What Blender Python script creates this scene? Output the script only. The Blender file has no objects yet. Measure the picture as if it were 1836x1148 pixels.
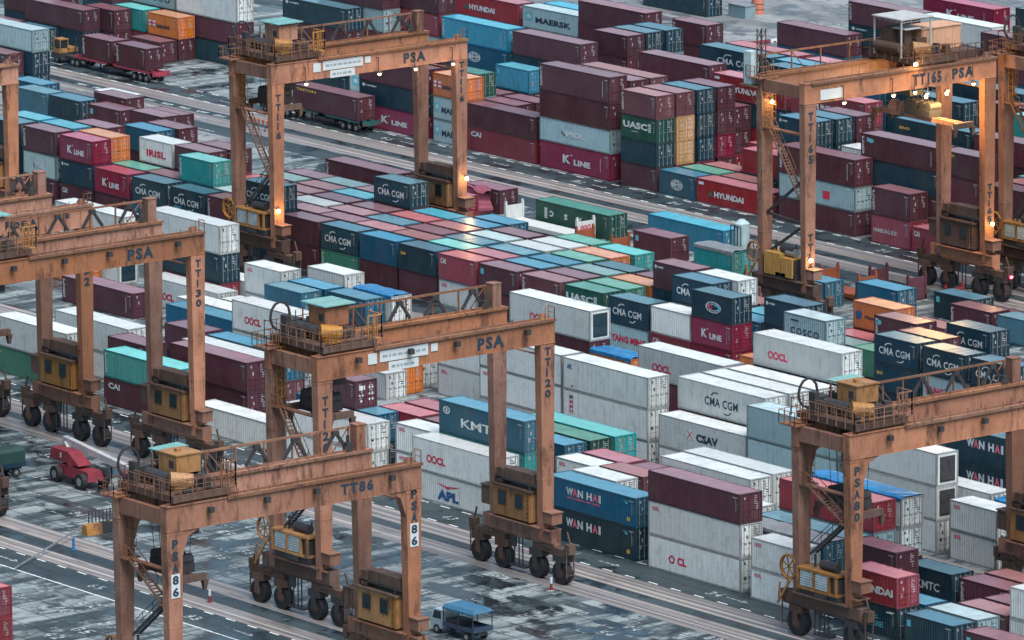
import bpy, bmesh, math, random
from mathutils import Vector, Matrix
random.seed(7)
sc = bpy.context.scene
COL = sc.collection
R = math.radians
# ------------------------------------------------------------------ camera, sky, sun, exposure
CAM = Vector((590.0, -480.0, 151.02)); YAW, PIT, ROL = R(52.040), R(11.626), R(-0.379)
d = Vector((-math.sin(YAW)*math.cos(PIT), math.cos(YAW)*math.cos(PIT), -math.sin(PIT)))
r0 = Vector((math.cos(YAW), math.sin(YAW), 0)); u0 = r0.cross(d)
rr = r0*math.cos(ROL)+u0*math.sin(ROL); uu = -r0*math.sin(ROL)+u0*math.cos(ROL)
cd = bpy.data.cameras.new('camera'); cam = bpy.data.objects.new('camera', cd); COL.objects.link(cam)
cam.matrix_world = Matrix(((rr.x,uu.x,-d.x,CAM.x),(rr.y,uu.y,-d.y,CAM.y),(rr.z,uu.z,-d.z,CAM.z),(0,0,0,1)))
cd.sensor_width = 36; cd.lens = 36*13699.7/1836; cd.clip_start = 10; cd.clip_end = 6000
sc.camera = cam
SUN_EL, SUN_AZ = R(60), R(-12)          # azimuth measured from +X
w = bpy.data.worlds.new('World'); sc.world = w; w.use_nodes = True
nt = w.node_tree; bg = nt.nodes['Background']
sky = nt.nodes.new('ShaderNodeTexSky'); sky.sky_type = 'NISHITA'; sky.sun_disc = False
sky.sun_elevation = SUN_EL; sky.sun_rotation = R(90)-SUN_AZ
sky.dust_density = 1.5; sky.air_density = 1.2; sky.ozone_density = 0.35
tint = nt.nodes.new('ShaderNodeMix'); tint.data_type = 'RGBA'; tint.blend_type = 'MULTIPLY'; tint.inputs[0].default_value = 1.0
tint.inputs[7].default_value = (.84, 1.0, 1.03, 1)          # a cool, slightly green overcast dusk
nt.links.new(sky.outputs[0], tint.inputs[6]); nt.links.new(tint.outputs[2], bg.inputs[0]); bg.inputs[1].default_value = 0.052
sl = bpy.data.lights.new('sun', 'SUN'); sl.energy = 1.8; sl.angle = R(40); sl.color = (1.0, 0.95, 0.90)
so = bpy.data.objects.new('sun', sl); COL.objects.link(so)
sd = Vector((math.cos(SUN_EL)*math.cos(SUN_AZ), math.cos(SUN_EL)*math.sin(SUN_AZ), math.sin(SUN_EL)))
so.rotation_euler = sd.to_track_quat('Z', 'Y').to_euler(); so.location = (0, 0, 300)
sc.view_settings.view_transform = 'Standard'; sc.view_settings.look = 'None'
sc.view_settings.exposure = 1.55; sc.view_settings.gamma = 1.0
sc.cycles.max_bounces = 5; sc.cycles.diffuse_bounces = 2; sc.cycles.glossy_bounces = 2

# ------------------------------------------------------------------ mesh helpers
class MB:
    def __init__(s): s.v = []; s.f = []
    def quad(s, *p):
        n = len(s.v); s.v += [tuple(q) for q in p]; s.f.append(tuple(range(n, n+len(p)))); return s
    def box(s, x0, x1, y0, y1, z0, z1):
        n = len(s.v)
        s.v += [(x0,y0,z0),(x1,y0,z0),(x1,y1,z0),(x0,y1,z0),(x0,y0,z1),(x1,y0,z1),(x1,y1,z1),(x0,y1,z1)]
        s.f += [(n+a,n+b,n+c,n+e) for a,b,c,e in ((3,2,1,0),(4,5,6,7),(0,1,5,4),(1,2,6,5),(2,3,7,6),(3,0,4,7))]
        return s
    def taper(s, b, t):                      # b,t = (x0,x1,y0,y1,z)
        n = len(s.v)
        for (x0,x1,y0,y1,z) in (b, t): s.v += [(x0,y0,z),(x1,y0,z),(x1,y1,z),(x0,y1,z)]
        s.f += [(n+a,n+b_,n+c,n+e) for a,b_,c,e in ((3,2,1,0),(4,5,6,7),(0,1,5,4),(1,2,6,5),(2,3,7,6),(3,0,4,7))]
        return s
    def bar(s, p, q, w_, h=None):
        p, q = Vector(p), Vector(q); h = h or w_; a = (q-p).normalized()
        up = Vector((0,0,1)) if abs(a.z) < .95 else Vector((0,1,0))
        x = a.cross(up).normalized()*w_/2; y = a.cross(x).normalized()*h/2; n = len(s.v)
        for c in (p, q):
            for k in (-x-y, x-y, x+y, -x+y): s.v.append(tuple(c+k))
        s.f += [(n+a_,n+b,n+c,n+e) for a_,b,c,e in ((3,2,1,0),(4,5,6,7),(0,1,5,4),(1,2,6,5),(2,3,7,6),(3,0,4,7))]
        return s
    def cyl(s, p, q, r, n=12, r2=None):
        p, q = Vector(p), Vector(q); a = (q-p).normalized(); r2 = r if r2 is None else r2
        up = Vector((0,0,1)) if abs(a.z) < .95 else Vector((0,1,0))
        x = a.cross(up).normalized(); y = a.cross(x).normalized(); m = len(s.v)
        for c, rad in ((p, r), (q, r2)):
            for i in range(n):
                t = 2*math.pi*i/n; s.v.append(tuple(c + x*math.cos(t)*rad + y*math.sin(t)*rad))
        for i in range(n): j = (i+1) % n; s.f.append((m+i, m+j, m+n+j, m+n+i))
        s.f.append(tuple(m+i for i in range(n))[::-1]); s.f.append(tuple(m+n+i for i in range(n)))
        return s
    def rail(s, pts, h=1.05, w_=.06, step=1.6, mid=True):        # handrail along a polyline
        for a, b in zip(pts, pts[1:]):
            a, b = Vector(a), Vector(b); L = (b-a).length; n = max(1, round(L/step)); up = Vector((0,0,h))
            s.bar(a+up, b+up, w_)
            if mid: s.bar(a+up*.5, b+up*.5, w_*.7)
            for i in range(n+1): c = a.lerp(b, i/n); s.bar(c, c+up, w_)
        return s
    def mesh(s, name):
        m = bpy.data.meshes.new(name); m.from_pydata(s.v, [], s.f); m.update()
        bm = bmesh.new(); bm.from_mesh(m); bmesh.ops.recalc_face_normals(bm, faces=bm.faces); bm.to_mesh(m); bm.free()
        return m
    def build(s, name, mat, parent=None, loc=None): return obj(name, s.mesh(name), mat, parent, loc)
def obj(name, mesh, mat=None, parent=None, loc=None):
    o = bpy.data.objects.new(name, mesh); COL.objects.link(o)
    if mat is not None:
        if not len(mesh.materials): mesh.materials.append(mat)
        o.material_slots[0].link = 'OBJECT'; o.material_slots[0].material = mat
    if parent: o.parent = parent
    if loc: o.location = loc
    return o
def thing(name, label, cat, loc=(0,0,0), rz=0, group=None):
    o = bpy.data.objects.new(name, None); COL.objects.link(o); o.location = loc; o.rotation_euler = (0,0,rz)
    o.empty_display_size = .5; return tag(o, label, cat, group)
def tag(o, label, cat, group=None, kind=None):
    if label: o['label'] = label
    if cat: o['category'] = cat
    if group: o['group'] = group
    if kind: o['kind'] = kind
    return o
def struct(o): o['kind'] = 'structure'; return o

# ------------------------------------------------------------------ materials
def nodes(name):
    m = bpy.data.materials.new(name); m.use_nodes = True; t = m.node_tree
    return m, t, t.nodes['Principled BSDF']
def N(t, typ, **k):
    n = t.nodes.new(typ)
    for a, b in k.items():
        if a.startswith('i_'): n.inputs[int(a[2:])].default_value = b
        else: setattr(n, a, b)
    return n
def coords(t, scale, rnd=True):
    tc = N(t, 'ShaderNodeTexCoord'); mp = N(t, 'ShaderNodeMapping'); mp.inputs['Scale'].default_value = scale
    t.links.new(tc.outputs['Object'], mp.inputs['Vector'])
    if rnd:
        oi = N(t, 'ShaderNodeObjectInfo'); mu = N(t, 'ShaderNodeMath', operation='MULTIPLY'); mu.inputs[1].default_value = 97
        t.links.new(oi.outputs['Random'], mu.inputs[0]); t.links.new(mu.outputs[0], mp.inputs['Location'])
    return mp.outputs[0]
def noise(t, vec, scale, detail=4, rough=.6):
    n = N(t, 'ShaderNodeTexNoise'); n.inputs['Scale'].default_value = scale; n.inputs['Detail'].default_value = detail
    n.inputs['Roughness'].default_value = rough; t.links.new(vec, n.inputs['Vector']); return n.outputs[0]
def ramp(t, fac, a, b, c0=(0,0,0,1), c1=(1,1,1,1)):
    r_ = N(t, 'ShaderNodeValToRGB'); e = r_.color_ramp.elements; e[0].position = a; e[1].position = b
    e[0].color = c0; e[1].color = c1; t.links.new(fac, r_.inputs[0]); return r_.outputs[0]
def mix(t, fac, a, b, mode='MIX'):
    m = N(t, 'ShaderNodeMix', data_type='RGBA', blend_type=mode)
    for s_, x in ((0, fac), (6, a), (7, b)):
        if isinstance(x, (tuple, list)): m.inputs[s_].default_value = (*x[:3], 1)
        elif isinstance(x, (int, float)): m.inputs[s_].default_value = x
        else: t.links.new(x, m.inputs[s_])
    return m.outputs[2]
def paint(name, c, rust=.35, rough=.5, dirt=(.055,.05,.05), dust=None, spec=.28, crane=False):
    m, t, b = nodes(name)
    v = coords(t, (1,1,1)); streak = coords(t, (1.5,1.5,.16)); fine = coords(t, (3.2,3.2,.45))
    oi = N(t, 'ShaderNodeObjectInfo'); hs = N(t, 'ShaderNodeHueSaturation')
    mr = N(t, 'ShaderNodeMapRange'); mr.inputs[3].default_value = .72; mr.inputs[4].default_value = 1.22
    t.links.new(oi.outputs['Random'], mr.inputs[0]); t.links.new(mr.outputs[0], hs.inputs['Value'])
    m2 = N(t, 'ShaderNodeMath', operation='MULTIPLY'); m2.inputs[1].default_value = 13.7; m3 = N(t, 'ShaderNodeMath', operation='FRACT')
    t.links.new(oi.outputs['Random'], m2.inputs[0]); t.links.new(m2.outputs[0], m3.inputs[0])
    ms = N(t, 'ShaderNodeMapRange'); ms.inputs[3].default_value = .85; ms.inputs[4].default_value = 1.12; t.links.new(m3.outputs[0], ms.inputs[0]); t.links.new(ms.outputs[0], hs.inputs['Saturation'])
    m4 = N(t, 'ShaderNodeMapRange'); m4.inputs[3].default_value = .5 if crane else .488; m4.inputs[4].default_value = .506 if crane else .512; t.links.new(m3.outputs[0], m4.inputs[0]); t.links.new(m4.outputs[0], hs.inputs['Hue'])
    hs.inputs['Color'].default_value = (*c, 1)
    x = hs.outputs[0]
    def f(fac, k): return mix(t, 1.0, fac, (k,)*3, 'MULTIPLY')
    if dust is not None: x = mix(t, ramp(t, noise(t, v, .55, 6, .7), .38, .70), x, dust)
    x = mix(t, ramp(t, noise(t, v, .35, 5, .65), .35, .75), x, mix(t, .09, x, (.30,.29,.28)))
    x = mix(t, f(ramp(t, noise(t, v, .9, 6, .75), .50, .72), .55), x, mix(t, 1.0, x, (.55,.52,.50), 'MULTIPLY'))
    x = mix(t, f(ramp(t, noise(t, streak, 1.6, 5, .7), .54, .70), rust), x, dirt)
    x = mix(t, f(ramp(t, noise(t, fine, 1.6, 4, .7), .60, .72), rust*.7), x, mix(t, .5, dirt, (.11,.045,.025)))
    x = mix(t, f(ramp(t, noise(t, v, 3.1, 6, .75), .61, .70), rust*1.3), x, (.10,.045,.025))
    if crane:
        x = mix(t, f(ramp(t, noise(t, v, .16, 5, .7), .42, .62), .6), x, tuple(q*.50 for q in c))
        x = mix(t, f(ramp(t, noise(t, coords(t, (.55,.55,.16)), 1.0, 7, .78), .54, .62), .75), x, (.075,.036,.026))
    t.links.new(x, b.inputs['Base Color'])
    b.inputs['Roughness'].default_value = rough; b.inputs['Specular IOR Level'].default_value = spec
    return m
def plain(name, c, rough=.6, metal=0.0, var=.3):
    m, t, b = nodes(name); v = coords(t, (1,1,1))
    f = ramp(t, noise(t, v, 1.3, 5, .7), .3, .75)
    t.links.new(mix(t, f, tuple(q*(1-var) for q in c), tuple(min(1, q*(1+var*.5)) for q in c)), b.inputs['Base Color'])
    b.inputs['Roughness'].default_value = rough; b.inputs['Metallic'].default_value = metal
    return m
CC = dict(M=(.078,.022,.035), P=(.135,.048,.060), C=(.22,.030,.048), R=(.19,.008,.042), N=(.003,.034,.056), B=(.006,.088,.155),
          Y=(.016,.21,.34), T=(.025,.26,.25), G=(.035,.20,.135), D=(.004,.066,.048), O=(.50,.145,.045), W=(.56,.595,.59),
          S=(.26,.38,.41), A=(.48,.28,.14), V=(.04,.15,.22), K=(.11,.21,.20))
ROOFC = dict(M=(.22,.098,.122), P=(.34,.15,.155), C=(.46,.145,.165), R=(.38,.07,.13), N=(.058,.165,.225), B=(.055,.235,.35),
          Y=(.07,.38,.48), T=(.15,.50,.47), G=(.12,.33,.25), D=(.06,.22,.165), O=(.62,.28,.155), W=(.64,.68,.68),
          S=(.42,.54,.56), A=(.58,.40,.24), V=(.10,.23,.30), K=(.19,.30,.29))  # roofs lighter than sides: sky light from above put into colour, plus chalky fading
CNAME = dict(M='maroon', P='brown', C='red', R='crimson', N='navy', B='blue', Y='sky-blue', T='teal', G='green', D='dark-green',
             O='orange', W='white', S='silver', A='tan', V='steel-blue', K='grey-green')
PM = {k: paint('container_paint_'+CNAME[k], c, .42 if k in 'WS' else .42, dirt=(.20,.19,.18) if k in 'WS' else (.055,.05,.05)) for k, c in CC.items()}
PF = {k: paint('frame_paint_'+CNAME[k], tuple(q*(.55 if k in 'WS' else .8) for q in c), .75, .55) for k, c in CC.items()}
PR = {k: paint('skylit_chalky_roof_paint_'+CNAME[k], c, .3, .30, dust=tuple(q*.72+.02 for q in c), spec=.45) for k, c in ROOFC.items()}
WHITE = plain('white_lettering', (.60,.63,.64), .6, var=.32)
FADE = plain('faded_white_lettering', (.36,.37,.39), .6, var=.5)
RED = plain('red_lettering', (.55,.02,.065), .6, var=.1)
BLUEL = plain('blue_lettering', (.02,.09,.25), .6, var=.1)
DARK = plain('dark_lettering', (.012,.03,.05), .6, var=.1)
GREENL = plain('green_lettering', (.02,.12,.07), .6, var=.1)
PINKL = plain('pink_red_lettering', (.72,.12,.20), .6, var=.1)
YELL = plain('yellow_lettering', (.55,.35,.06), .6, var=.1)
CYANL = plain('light_blue_lettering', (.10,.42,.52), .6, var=.1)
GALV = plain('galvanised_steel', (.33,.34,.35), .45, .5)
BLACK = plain('black_rubber', (.012,.013,.016), .75)
DKST = plain('dark_greasy_steel', (.035,.033,.036), .6)
GLASS = plain('dark_window_glass', (.012,.022,.03), .12, var=.1)
TARP = plain('blue_tarpaulin', (.02,.17,.38), .35, var=.45)
LC = dict(w=WHITE, r=RED, b=BLUEL, d=DARK, g=GREENL, y=YELL, c=CYANL, p=PINKL)

# ------------------------------------------------------------------ text
_tx = {}
def text_mesh(s, bold=.03, spacing=1.0, lines=1.0):
    k = (s, bold, spacing, lines)
    if k in _tx: return _tx[k]
    c = bpy.data.curves.new('lettering', 'FONT'); c.body = s; c.offset = bold; c.space_character = spacing; c.resolution_u = 2
    c.space_line = lines; c.align_x = 'CENTER'
    o = bpy.data.objects.new('tmp', c); COL.objects.link(o)
    dg = bpy.context.evaluated_depsgraph_get(); m = bpy.data.meshes.new_from_object(o.evaluated_get(dg))
    bpy.data.objects.remove(o); bpy.data.curves.remove(c)
    vs = [v.co.copy() for v in m.vertices]; x0 = min(v.x for v in vs); x1 = max(v.x for v in vs); y0 = min(v.y for v in vs); y1 = max(v.y for v in vs)
    V = [((v.x-x0)/(x1-x0), (v.y-y0)/(y1-y0)) for v in vs]; F = [tuple(p.vertices) for p in m.polygons]
    bpy.data.meshes.remove(m); _tx[k] = (V, F); return V, F
class Dec:                                    # flat painted marks; u,v -> 3D by a frame
    def __init__(s, f): s.f = f; s.v = []; s.q = []
    def text(s, t, u0, u1, v0, v1, flip=False, **k):
        V, F = text_mesh(t, **k); n = len(s.v)
        for a, b in V:
            if flip: a, b = 1-a, 1-b
            s.v.append(s.f(u0+(u1-u0)*a, v0+(v1-v0)*b))
        s.q += [tuple(n+i for i in p) for p in F]; return s
    def poly(s, pts):
        n = len(s.v); s.v += [s.f(*p) for p in pts]; s.q.append(tuple(range(n, n+len(pts)))); return s
    def rect(s, u0, u1, v0, v1): return s.poly([(u0,v0),(u1,v0),(u1,v1),(u0,v1)])
    def ring(s, cu, cv, ru, rv, t=.25, a0=0, a1=360, n=20):
        for i in range(n):
            a = R(a0+(a1-a0)*i/n); b = R(a0+(a1-a0)*(i+1)/n); k = 1-t
            s.poly([(cu+ru*math.cos(a), cv+rv*math.sin(a)), (cu+ru*math.cos(b), cv+rv*math.sin(b)), (cu+ru*k*math.cos(b), cv+rv*k*math.sin(b)), (cu+ru*k*math.cos(a), cv+rv*k*math.sin(a))])
        return s
    def mesh(s):
        m = bpy.data.meshes.new('lettering'); m.from_pydata(s.v, [], s.q); m.update(); return m

# ------------------------------------------------------------------ container logos: dict colour -> Dec, on the -Y side, u,v in fractions
def vert_text(D, t, u0, u1, v0, v1):          # letters turned 90 degrees, reading upwards stack
    n = len(t); h = (v1-v0)/n
    for i, ch in enumerate(t):
        if ch != ' ': D.text(ch, u0, u1, v1-(i+.85)*h, v1-i*h)
def flower(D, cu, cv, ru, rv):
    D.ring(cu, cv, ru, rv, .3)
    for i in range(5):
        a = R(90+72*i); D.ring(cu+ru*.8*math.cos(a), cv+rv*.8*math.sin(a), ru*.32, rv*.32, .9, n=8)
def logo(kind, L, H, d_):
    k4 = L > 8; X = {}
    y = -1.22-.008-(.0 if not d_ else 0)
    f = lambda u, v: (u*L, y, v*H)
    def D(c):
        if c not in X: X[c] = Dec(f)
        return X[c]
    a, b = (.0, 1.0)
    if kind in ('cma', 'cma2', 'cmaw'):
        c = 'd' if kind == 'cmaw' else 'w'
        s0, s1 = (.31, .69) if kind == 'cmaw' else ((.25,.75) if k4 else (.11, .83))
        wd = s1-s0
        D(c).text('CMA CGM', s0, s1, .34, .61, bold=.022, spacing=1.06)
        D(c).ring(s0+wd*.33, .62, wd*.15, .17, .22, 55, 165, 10)
        D(c).ring(s0+wd*.66, .30, wd*.15, .15, .22, 235, 345, 10)
        if kind == 'cma2': D('c').rect(s0, s0+.22, .22, .25); D('c').rect(s0, s0+.2, .16, .19)
    elif kind in ('oocl', 'ocl'):
        s0 = .17 if kind == 'oocl' else .20; e = .22
        D('r').text('OO', s0, s0+e*.02, .3, .3) if False else None
        if kind == 'oocl': D('r').ring(s0+.030, .42, .033, .125, .42); flower(D('r'), s0+.090, .42, .030, .12)
        else: flower(D('r'), s0+.06, .42, .032, .12)
        D('r').text('CL', s0+.118, s0+e, .30, .54, bold=.05)
    elif kind == 'ooclu':
        D('r').ring(.285, .36, .033, .125, .42); flower(D('r'), .345, .36, .030, .12); D('r').text('CL', .375, .48, .24, .48, bold=.05)
    elif kind in ('oocls', 'oocls2', 'oocls4'):
        q = .5 if k4 else 1
        D('r').text('OOCL', .07*q+.01, .07*q+.15*q+.01, .74, .86, bold=.05)
    elif kind == 'apl':
        D('b').text('APL', .29, .54, .16, .50, bold=.06)
        D('r').poly([(.27,.74),(.40,.66),(.56,.74),(.50,.66),(.44,.62),(.41,.56),(.38,.62),(.33,.66)])
    elif kind in ('kmtc', 'kmtc2'):
        s = 1 if kind == 'kmtc' else .9
        D('w').text('KMTC', .26, .74, .30, .58, bold=.02)
        D('w').ring(.09, .72, .04, .12, .3); D('w').rect(.08,.10,.66,.78)
    elif kind in ('wanhai', 'wanhai2'):
        D('w')
        D('w').text('W', .22, .30, .5, .76, bold=.045); D('p').text('A', .295, .345, .5, .76, bold=.045); D('w').text('N', .35, .41, .5, .76, bold=.045)
        D('w').text('H', .45, .51, .5, .76, bold=.045); D('p').text('A', .52, .575, .5, .76, bold=.045); D('w').text('I', .585, .61, .5, .76, bold=.045)
        if kind == 'wanhai2': D('p').text('WE CARRY, WE CARE', .23, .60, .37, .45)
        D('y').rect(.90, .935, .18, .30); D('c').rect(.86, .90, .82, .84); D('c').rect(.88, .91, .74, .80)
    elif kind == 'kline':
        s0, s1 = (.33, .72) if k4 else (.24, .74); wd = s1-s0
        D('w').text('K', s0, s0+wd*.28, .32, .64, bold=.05); D('w').text('LINE', s0+wd*.40, s1, .30, .52, bold=.045)
        D('w').poly([(s0+wd*.28,.68),(s0+wd*.36,.68),(s0+wd*.31,.61)])
        D('w').rect(.86,.865,.25,.75)
    elif kind in ('hyundai', 'hyun'):
        s0, s1 = (.24, .64) if k4 else (.10, .92)
        D('w').text('HYUNDAI', s0, s1, .33, .58, bold=.05)
        if k4: D('g').poly([(.155,.34),(.225,.34),(.19,.62)]); D('w').rect(.03,.10,.76,.88)
    elif kind == 'mol':
        D('w').text('MOL', .38, .65, .36, .62, bold=.05)
        D('d').poly([(.29,.72),(.32,.55),(.37,.38),(.345,.36),(.33,.46),(.31,.44),(.315,.54)])
    elif kind == 'maersk':
        s0 = .04 if k4 else .05; e = .16 if k4 else .2
        D('c').rect(s0, s0+e*.7, .38, .74)
        st = []
        for i in range(14):
            rad = 1 if i % 2 == 0 else .42; t_ = R(90+i*360/14); st.append((s0+e*.35+e*.3*rad*math.cos(t_), .56+.15*rad*math.sin(t_)))
        D('w').poly(st); X['w'].f = lambda u, v: (u*L, y-.006, v*H); X['w'].v = [(p[0], y-.006, p[2]) for p in X['w'].v]
        D('d').text('MAERSK', s0+e, .74 if k4 else .95, .32, .58, bold=.04)
    elif kind == 'uasc':
        D('w').text('UASC', .06, .74, .46, .74, bold=.045)
        for i in range(5): D('w').rect(.76, .84, .42+.075*i, .47+.075*i)
        D('w').text('U.A.S.C', .30, .48, .32, .38)
    elif kind in ('coscow', 'cosco40'):
        D('d').text('COSCO', .16 if kind == 'coscow' else .42, .84 if kind == 'coscow' else .92, .26, .52, bold=.02, spacing=1.25)
        D('d').rect(.17, .36, .74, .80)
    elif kind == 'cosco':
        D('w').ring(.54, .5, .19, .21, .16); D('c').ring(.60, .48, .12, .17, .55, -60, 120); D('r').ring(.45, .52, .07, .09, .55); D('w').ring(.54, .5, .13, .14, .22, 30, 330)
    elif kind == 'ym': D('r').text('YANG MING', .05, .92, .34, .60, bold=.05)
    elif kind == 'csav':
        D('d').text('CSAV', .43, .68, .42, .68, bold=.05); D('w').rect(.32,.40,.44,.74)
        D('r').f = lambda u, v: (u*L, y-.006, v*H)
        D('r').poly([(.325,.46),(.335,.46),(.395,.72),(.385,.72)]); D('r').poly([(.385,.46),(.395,.46),(.335,.72),(.325,.72)])
    elif kind == 'hapag':
        D('b').poly([(.07,.34),(.20,.40),(.20,.62),(.14,.72),(.14,.60),(.06,.64)]); D('d').text('Hapag-Lloyd', .28, .80, .38, .54)
    elif kind == 'hapagl':
        D('b').poly([(.05,.66),(.10,.70),(.10,.80),(.06,.84)]); D('d').text('Hapag-Lloyd', .13, .30, .70, .80)
    elif kind == 'saf':
        D('w').rect(.03,.25,.40,.66); D('r').f = lambda u, v: (u*L, y-.006, v*H); D('r').rect(.03,.25,.50,.56); D('r').rect(.11,.16,.40,.66)
        D('d').text('SAFMARINE', .28, .72, .36, .52, bold=.05)
    elif kind == 'hanjins': D('w').text('HANJIN', .11, .26, .76, .85, bold=.045); D('w').rect(.05,.09,.75,.88)
    elif kind == 'hanjin': D('w').text('HANJIN', .44, .80, .52, .78, bold=.045)
    elif kind == 'cai': D('w').text('CAI', .06, .21, .62, .84, bold=.04)
    elif kind == 'ham': D('r').text('IRISL', .22, .80, .30, .58, bold=.04)
    elif kind == 'hamsud': D('w').text('HAMBURG SÜD', .06, .68, .40, .58, bold=.01)
    elif kind in ('vert', 'vertblue'):
        q = .5 if k4 else 1
        vert_text(D('w'), 'FLORENS', .035*q, .035*q+.055*q, .16, .88)
        if kind == 'vertblue': D('c').poly([(.08,.70),(.14,.66),(.17,.72),(.16,.82),(.08,.86)])
        D('w').rect(.90,.905,.2,.8)
    elif kind == 'geco':
        D('w').ring(.5, .5, .17*(.55 if k4 else 1), .22, .14); q = .55 if k4 else 1
        D('w').text('geco', .5-.14*q, .5+.14*q, .42, .56, bold=.045); D('w').ring(.5,.5,.17*q,.12,.2); D('w').ring(.5,.5,.07*q,.22,.25)
    elif kind == 'csa':
        for ch, u0, u1 in (('C', .19, .245), ('S', .39, .435), ('A', .57, .63)): D('w').text(ch, u0, u1, .42, .66, flip=True, bold=.05)
        for i in range(6): D('w').rect(.12, .16, .32+.075*i, .37+.075*i)
    elif kind == 'apls': D('b').text('APL', .05, .11, .66, .82, bold=.05); D('d').rect(.10,.115,.10,.16)
    elif kind == 'vertred': vert_text(D('r'), 'HMMH', .08, .12, .25, .85); D('b').rect(.08,.12,.74,.84)
    elif kind == 'ka': D('w').rect(.07,.11,.55,.85); D('w').rect(.17,.24,.55,.85); D('w').rect(.07,.12,.1,.4)
    elif kind == 'plate': D('c').rect(.06,.14,.60,.82)
    elif kind == 'sino': D('y').text('SINO', .06, .20, .58, .70, bold=.05)
    elif kind == 'triton': D('y').text('TRITON', .06, .36, .78, .90, bold=.045)
    elif kind == 'eas': D('c').text('EAS LINES', .38, .72, .28, .46, bold=.01); D('c').poly([(.36,.50),(.48,.62),(.62,.66),(.52,.58),(.66,.56),(.50,.52)]); D('w').rect(.78,.92,.80,.84)
    elif kind == 'redlab': D('r').rect(.58,.67,.30,.62); D('w').rect(.88,.93,.84,.90)
    elif kind == 'panels':
        D('c').rect(.30,.42,.30,.62); D('c').rect(.60,.72,.24,.54)
    if not k4 and kind == '': pass
    return X
LOGOTXT = dict(cma='with white swooshes', cma2='with white swooshes', cmaw='with dark swooshes', oocl='with big red letters', ooclu='with red letters', ocl='with big red letters',
    oocls='with small red letters', oocls2='with small red letters', apl='with red eagle', kmtc='with white letters', kmtc2='with white letters',
    wanhai='with two-coloured letters', wanhai2='with red subtitle', kline='with white lettering', hyundai='with white lettering', hyun='with white lettering',
    mol='with white lettering', maersk='with blue star', uasc='with barred lettering', coscow='with navy lettering', cosco40='with navy lettering',
    cosco='with oval emblem', ym='with red lettering', csav='with boxed cross', hapag='with blue emblem', hapagl='with small emblem', saf='with cross flag',
    hanjins='with tiny lettering', hanjin='with white lettering', cai='with white initials', ham='with red capitals', hamsud='with white lettering',
    vert='with vertical lettering', vertblue='with blue patch', geco='with globe emblem', csa='with inverted letters', apls='with blue initials',
    vertred='with vertical letters', plate='with pale plate', sino='with yellow letters', triton='with yellow letters', eas='with bird emblem',
    redlab='with red label', tarp='with blue tarpaulin', tarpo='with blue tarpaulin', gtarp='with silver tarpaulin', unit='with cooling unit', reefer='with cooling unit',
    panels='with pale panels', placard='with hazard placards', ka='with white squares')

# ------------------------------------------------------------------ container meshes (shared)
def shell_mesh(L, H, reefer):
    b = MB(); y = 1.22; p = .278 if not reefer else .6; dp = .038 if not reefer else .012
    zb, zt = .17, H-.12
    for s in (-1, 1):
        pts = [(.10, y-.004)]; n = int((L-.3)/p); x = .15; st = (L-.3)/n
        for i in range(n):
            a = x+i*st
            if reefer: pts += [(a+.04*st, y-.004), (a+.90*st, y-.004), (a+.93*st, y-.004-dp), (a+.97*st, y-.004-dp)]
            else: pts += [(a+.02*st, y-.004), (a+.38*st, y-.004), (a+.54*st, y-.004-dp), (a+.86*st, y-.004-dp)]
        pts.append((L-.10, y-.004))
        for (xa, ya), (xb, yb) in zip(pts, pts[1:]): b.quad((xa,s*ya,zb),(xb,s*yb,zb),(xb,s*yb,zt),(xa,s*ya,zt))
    ys = [-1.06+i*2.12/9 for i in range(10)]
    for i, (a, c) in enumerate(zip(ys, ys[1:])):
        xo = .03 if i % 2 else .07
        b.quad((xo,a,.17),(xo,c,.17),(xo,c,H-.12),(xo,a,H-.12))
    return b.mesh('shell')
def frame_mesh(L, H):
    b = MB(); y = 1.22
    for s in (-1, 1):
        b.box(.1, L-.1, s*y-(.09 if s > 0 else 0), s*y+(.09 if s < 0 else 0), 0.02, .17)
        b.box(.1, L-.1, s*y-(.07 if s > 0 else 0), s*y+(.07 if s < 0 else 0), H-.12, H-.012)
        for x0 in (0, L-.16): b.box(x0, x0+.16, s*y-(.16 if s > 0 else 0), s*y+(.16 if s < 0 else 0), 0, H)
    for x0 in (0.005, L-.125): b.box(x0, x0+.12, -1.06, 1.06, 0.0, .17); b.box(x0, x0+.12, -1.06, 1.06, H-.12, H-.004)
    b.quad((.1,-1.2,.03),(L-.1,-1.2,.03),(L-.1,1.2,.03),(.1,1.2,.03))
    return b.mesh('frame')
def roof_mesh(L, H, k):
    b = MB(); n = int(L/.55); rs = random.Random(k)
    ys = [-1.15, -.4, .4, 1.15]
    zz = [[H-.03+(.012 if i % 2 else 0)+rs.uniform(-.012,.006) for _ in ys] for i in range(n+1)]
    for i in range(n):
        xa, xb = .10+(L-.2)*i/n, .10+(L-.2)*(i+1)/n
        for j in range(3): b.quad((xa,ys[j],zz[i][j]),(xb,ys[j],zz[i+1][j]),(xb,ys[j+1],zz[i+1][j+1]),(xa,ys[j+1],zz[i][j+1]))
    return b.mesh('roof')
def door_mesh(L, H, s):
    b = MB(); x = L-.055; y0, y1 = (-1.05, -.015) if s < 0 else (.015, 1.05); z0, z1 = .18, H-.13; n = 5
    b.box(x-.03, x, y0, y1, z0, z1)
    for i in range(n):
        a = z0+.06+(z1-z0-.06)*i/n; b.box(x, x+.022, y0+.06, y1-.06, a, a+(z1-z0)/n-.09)
    return b.mesh('door')
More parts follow.
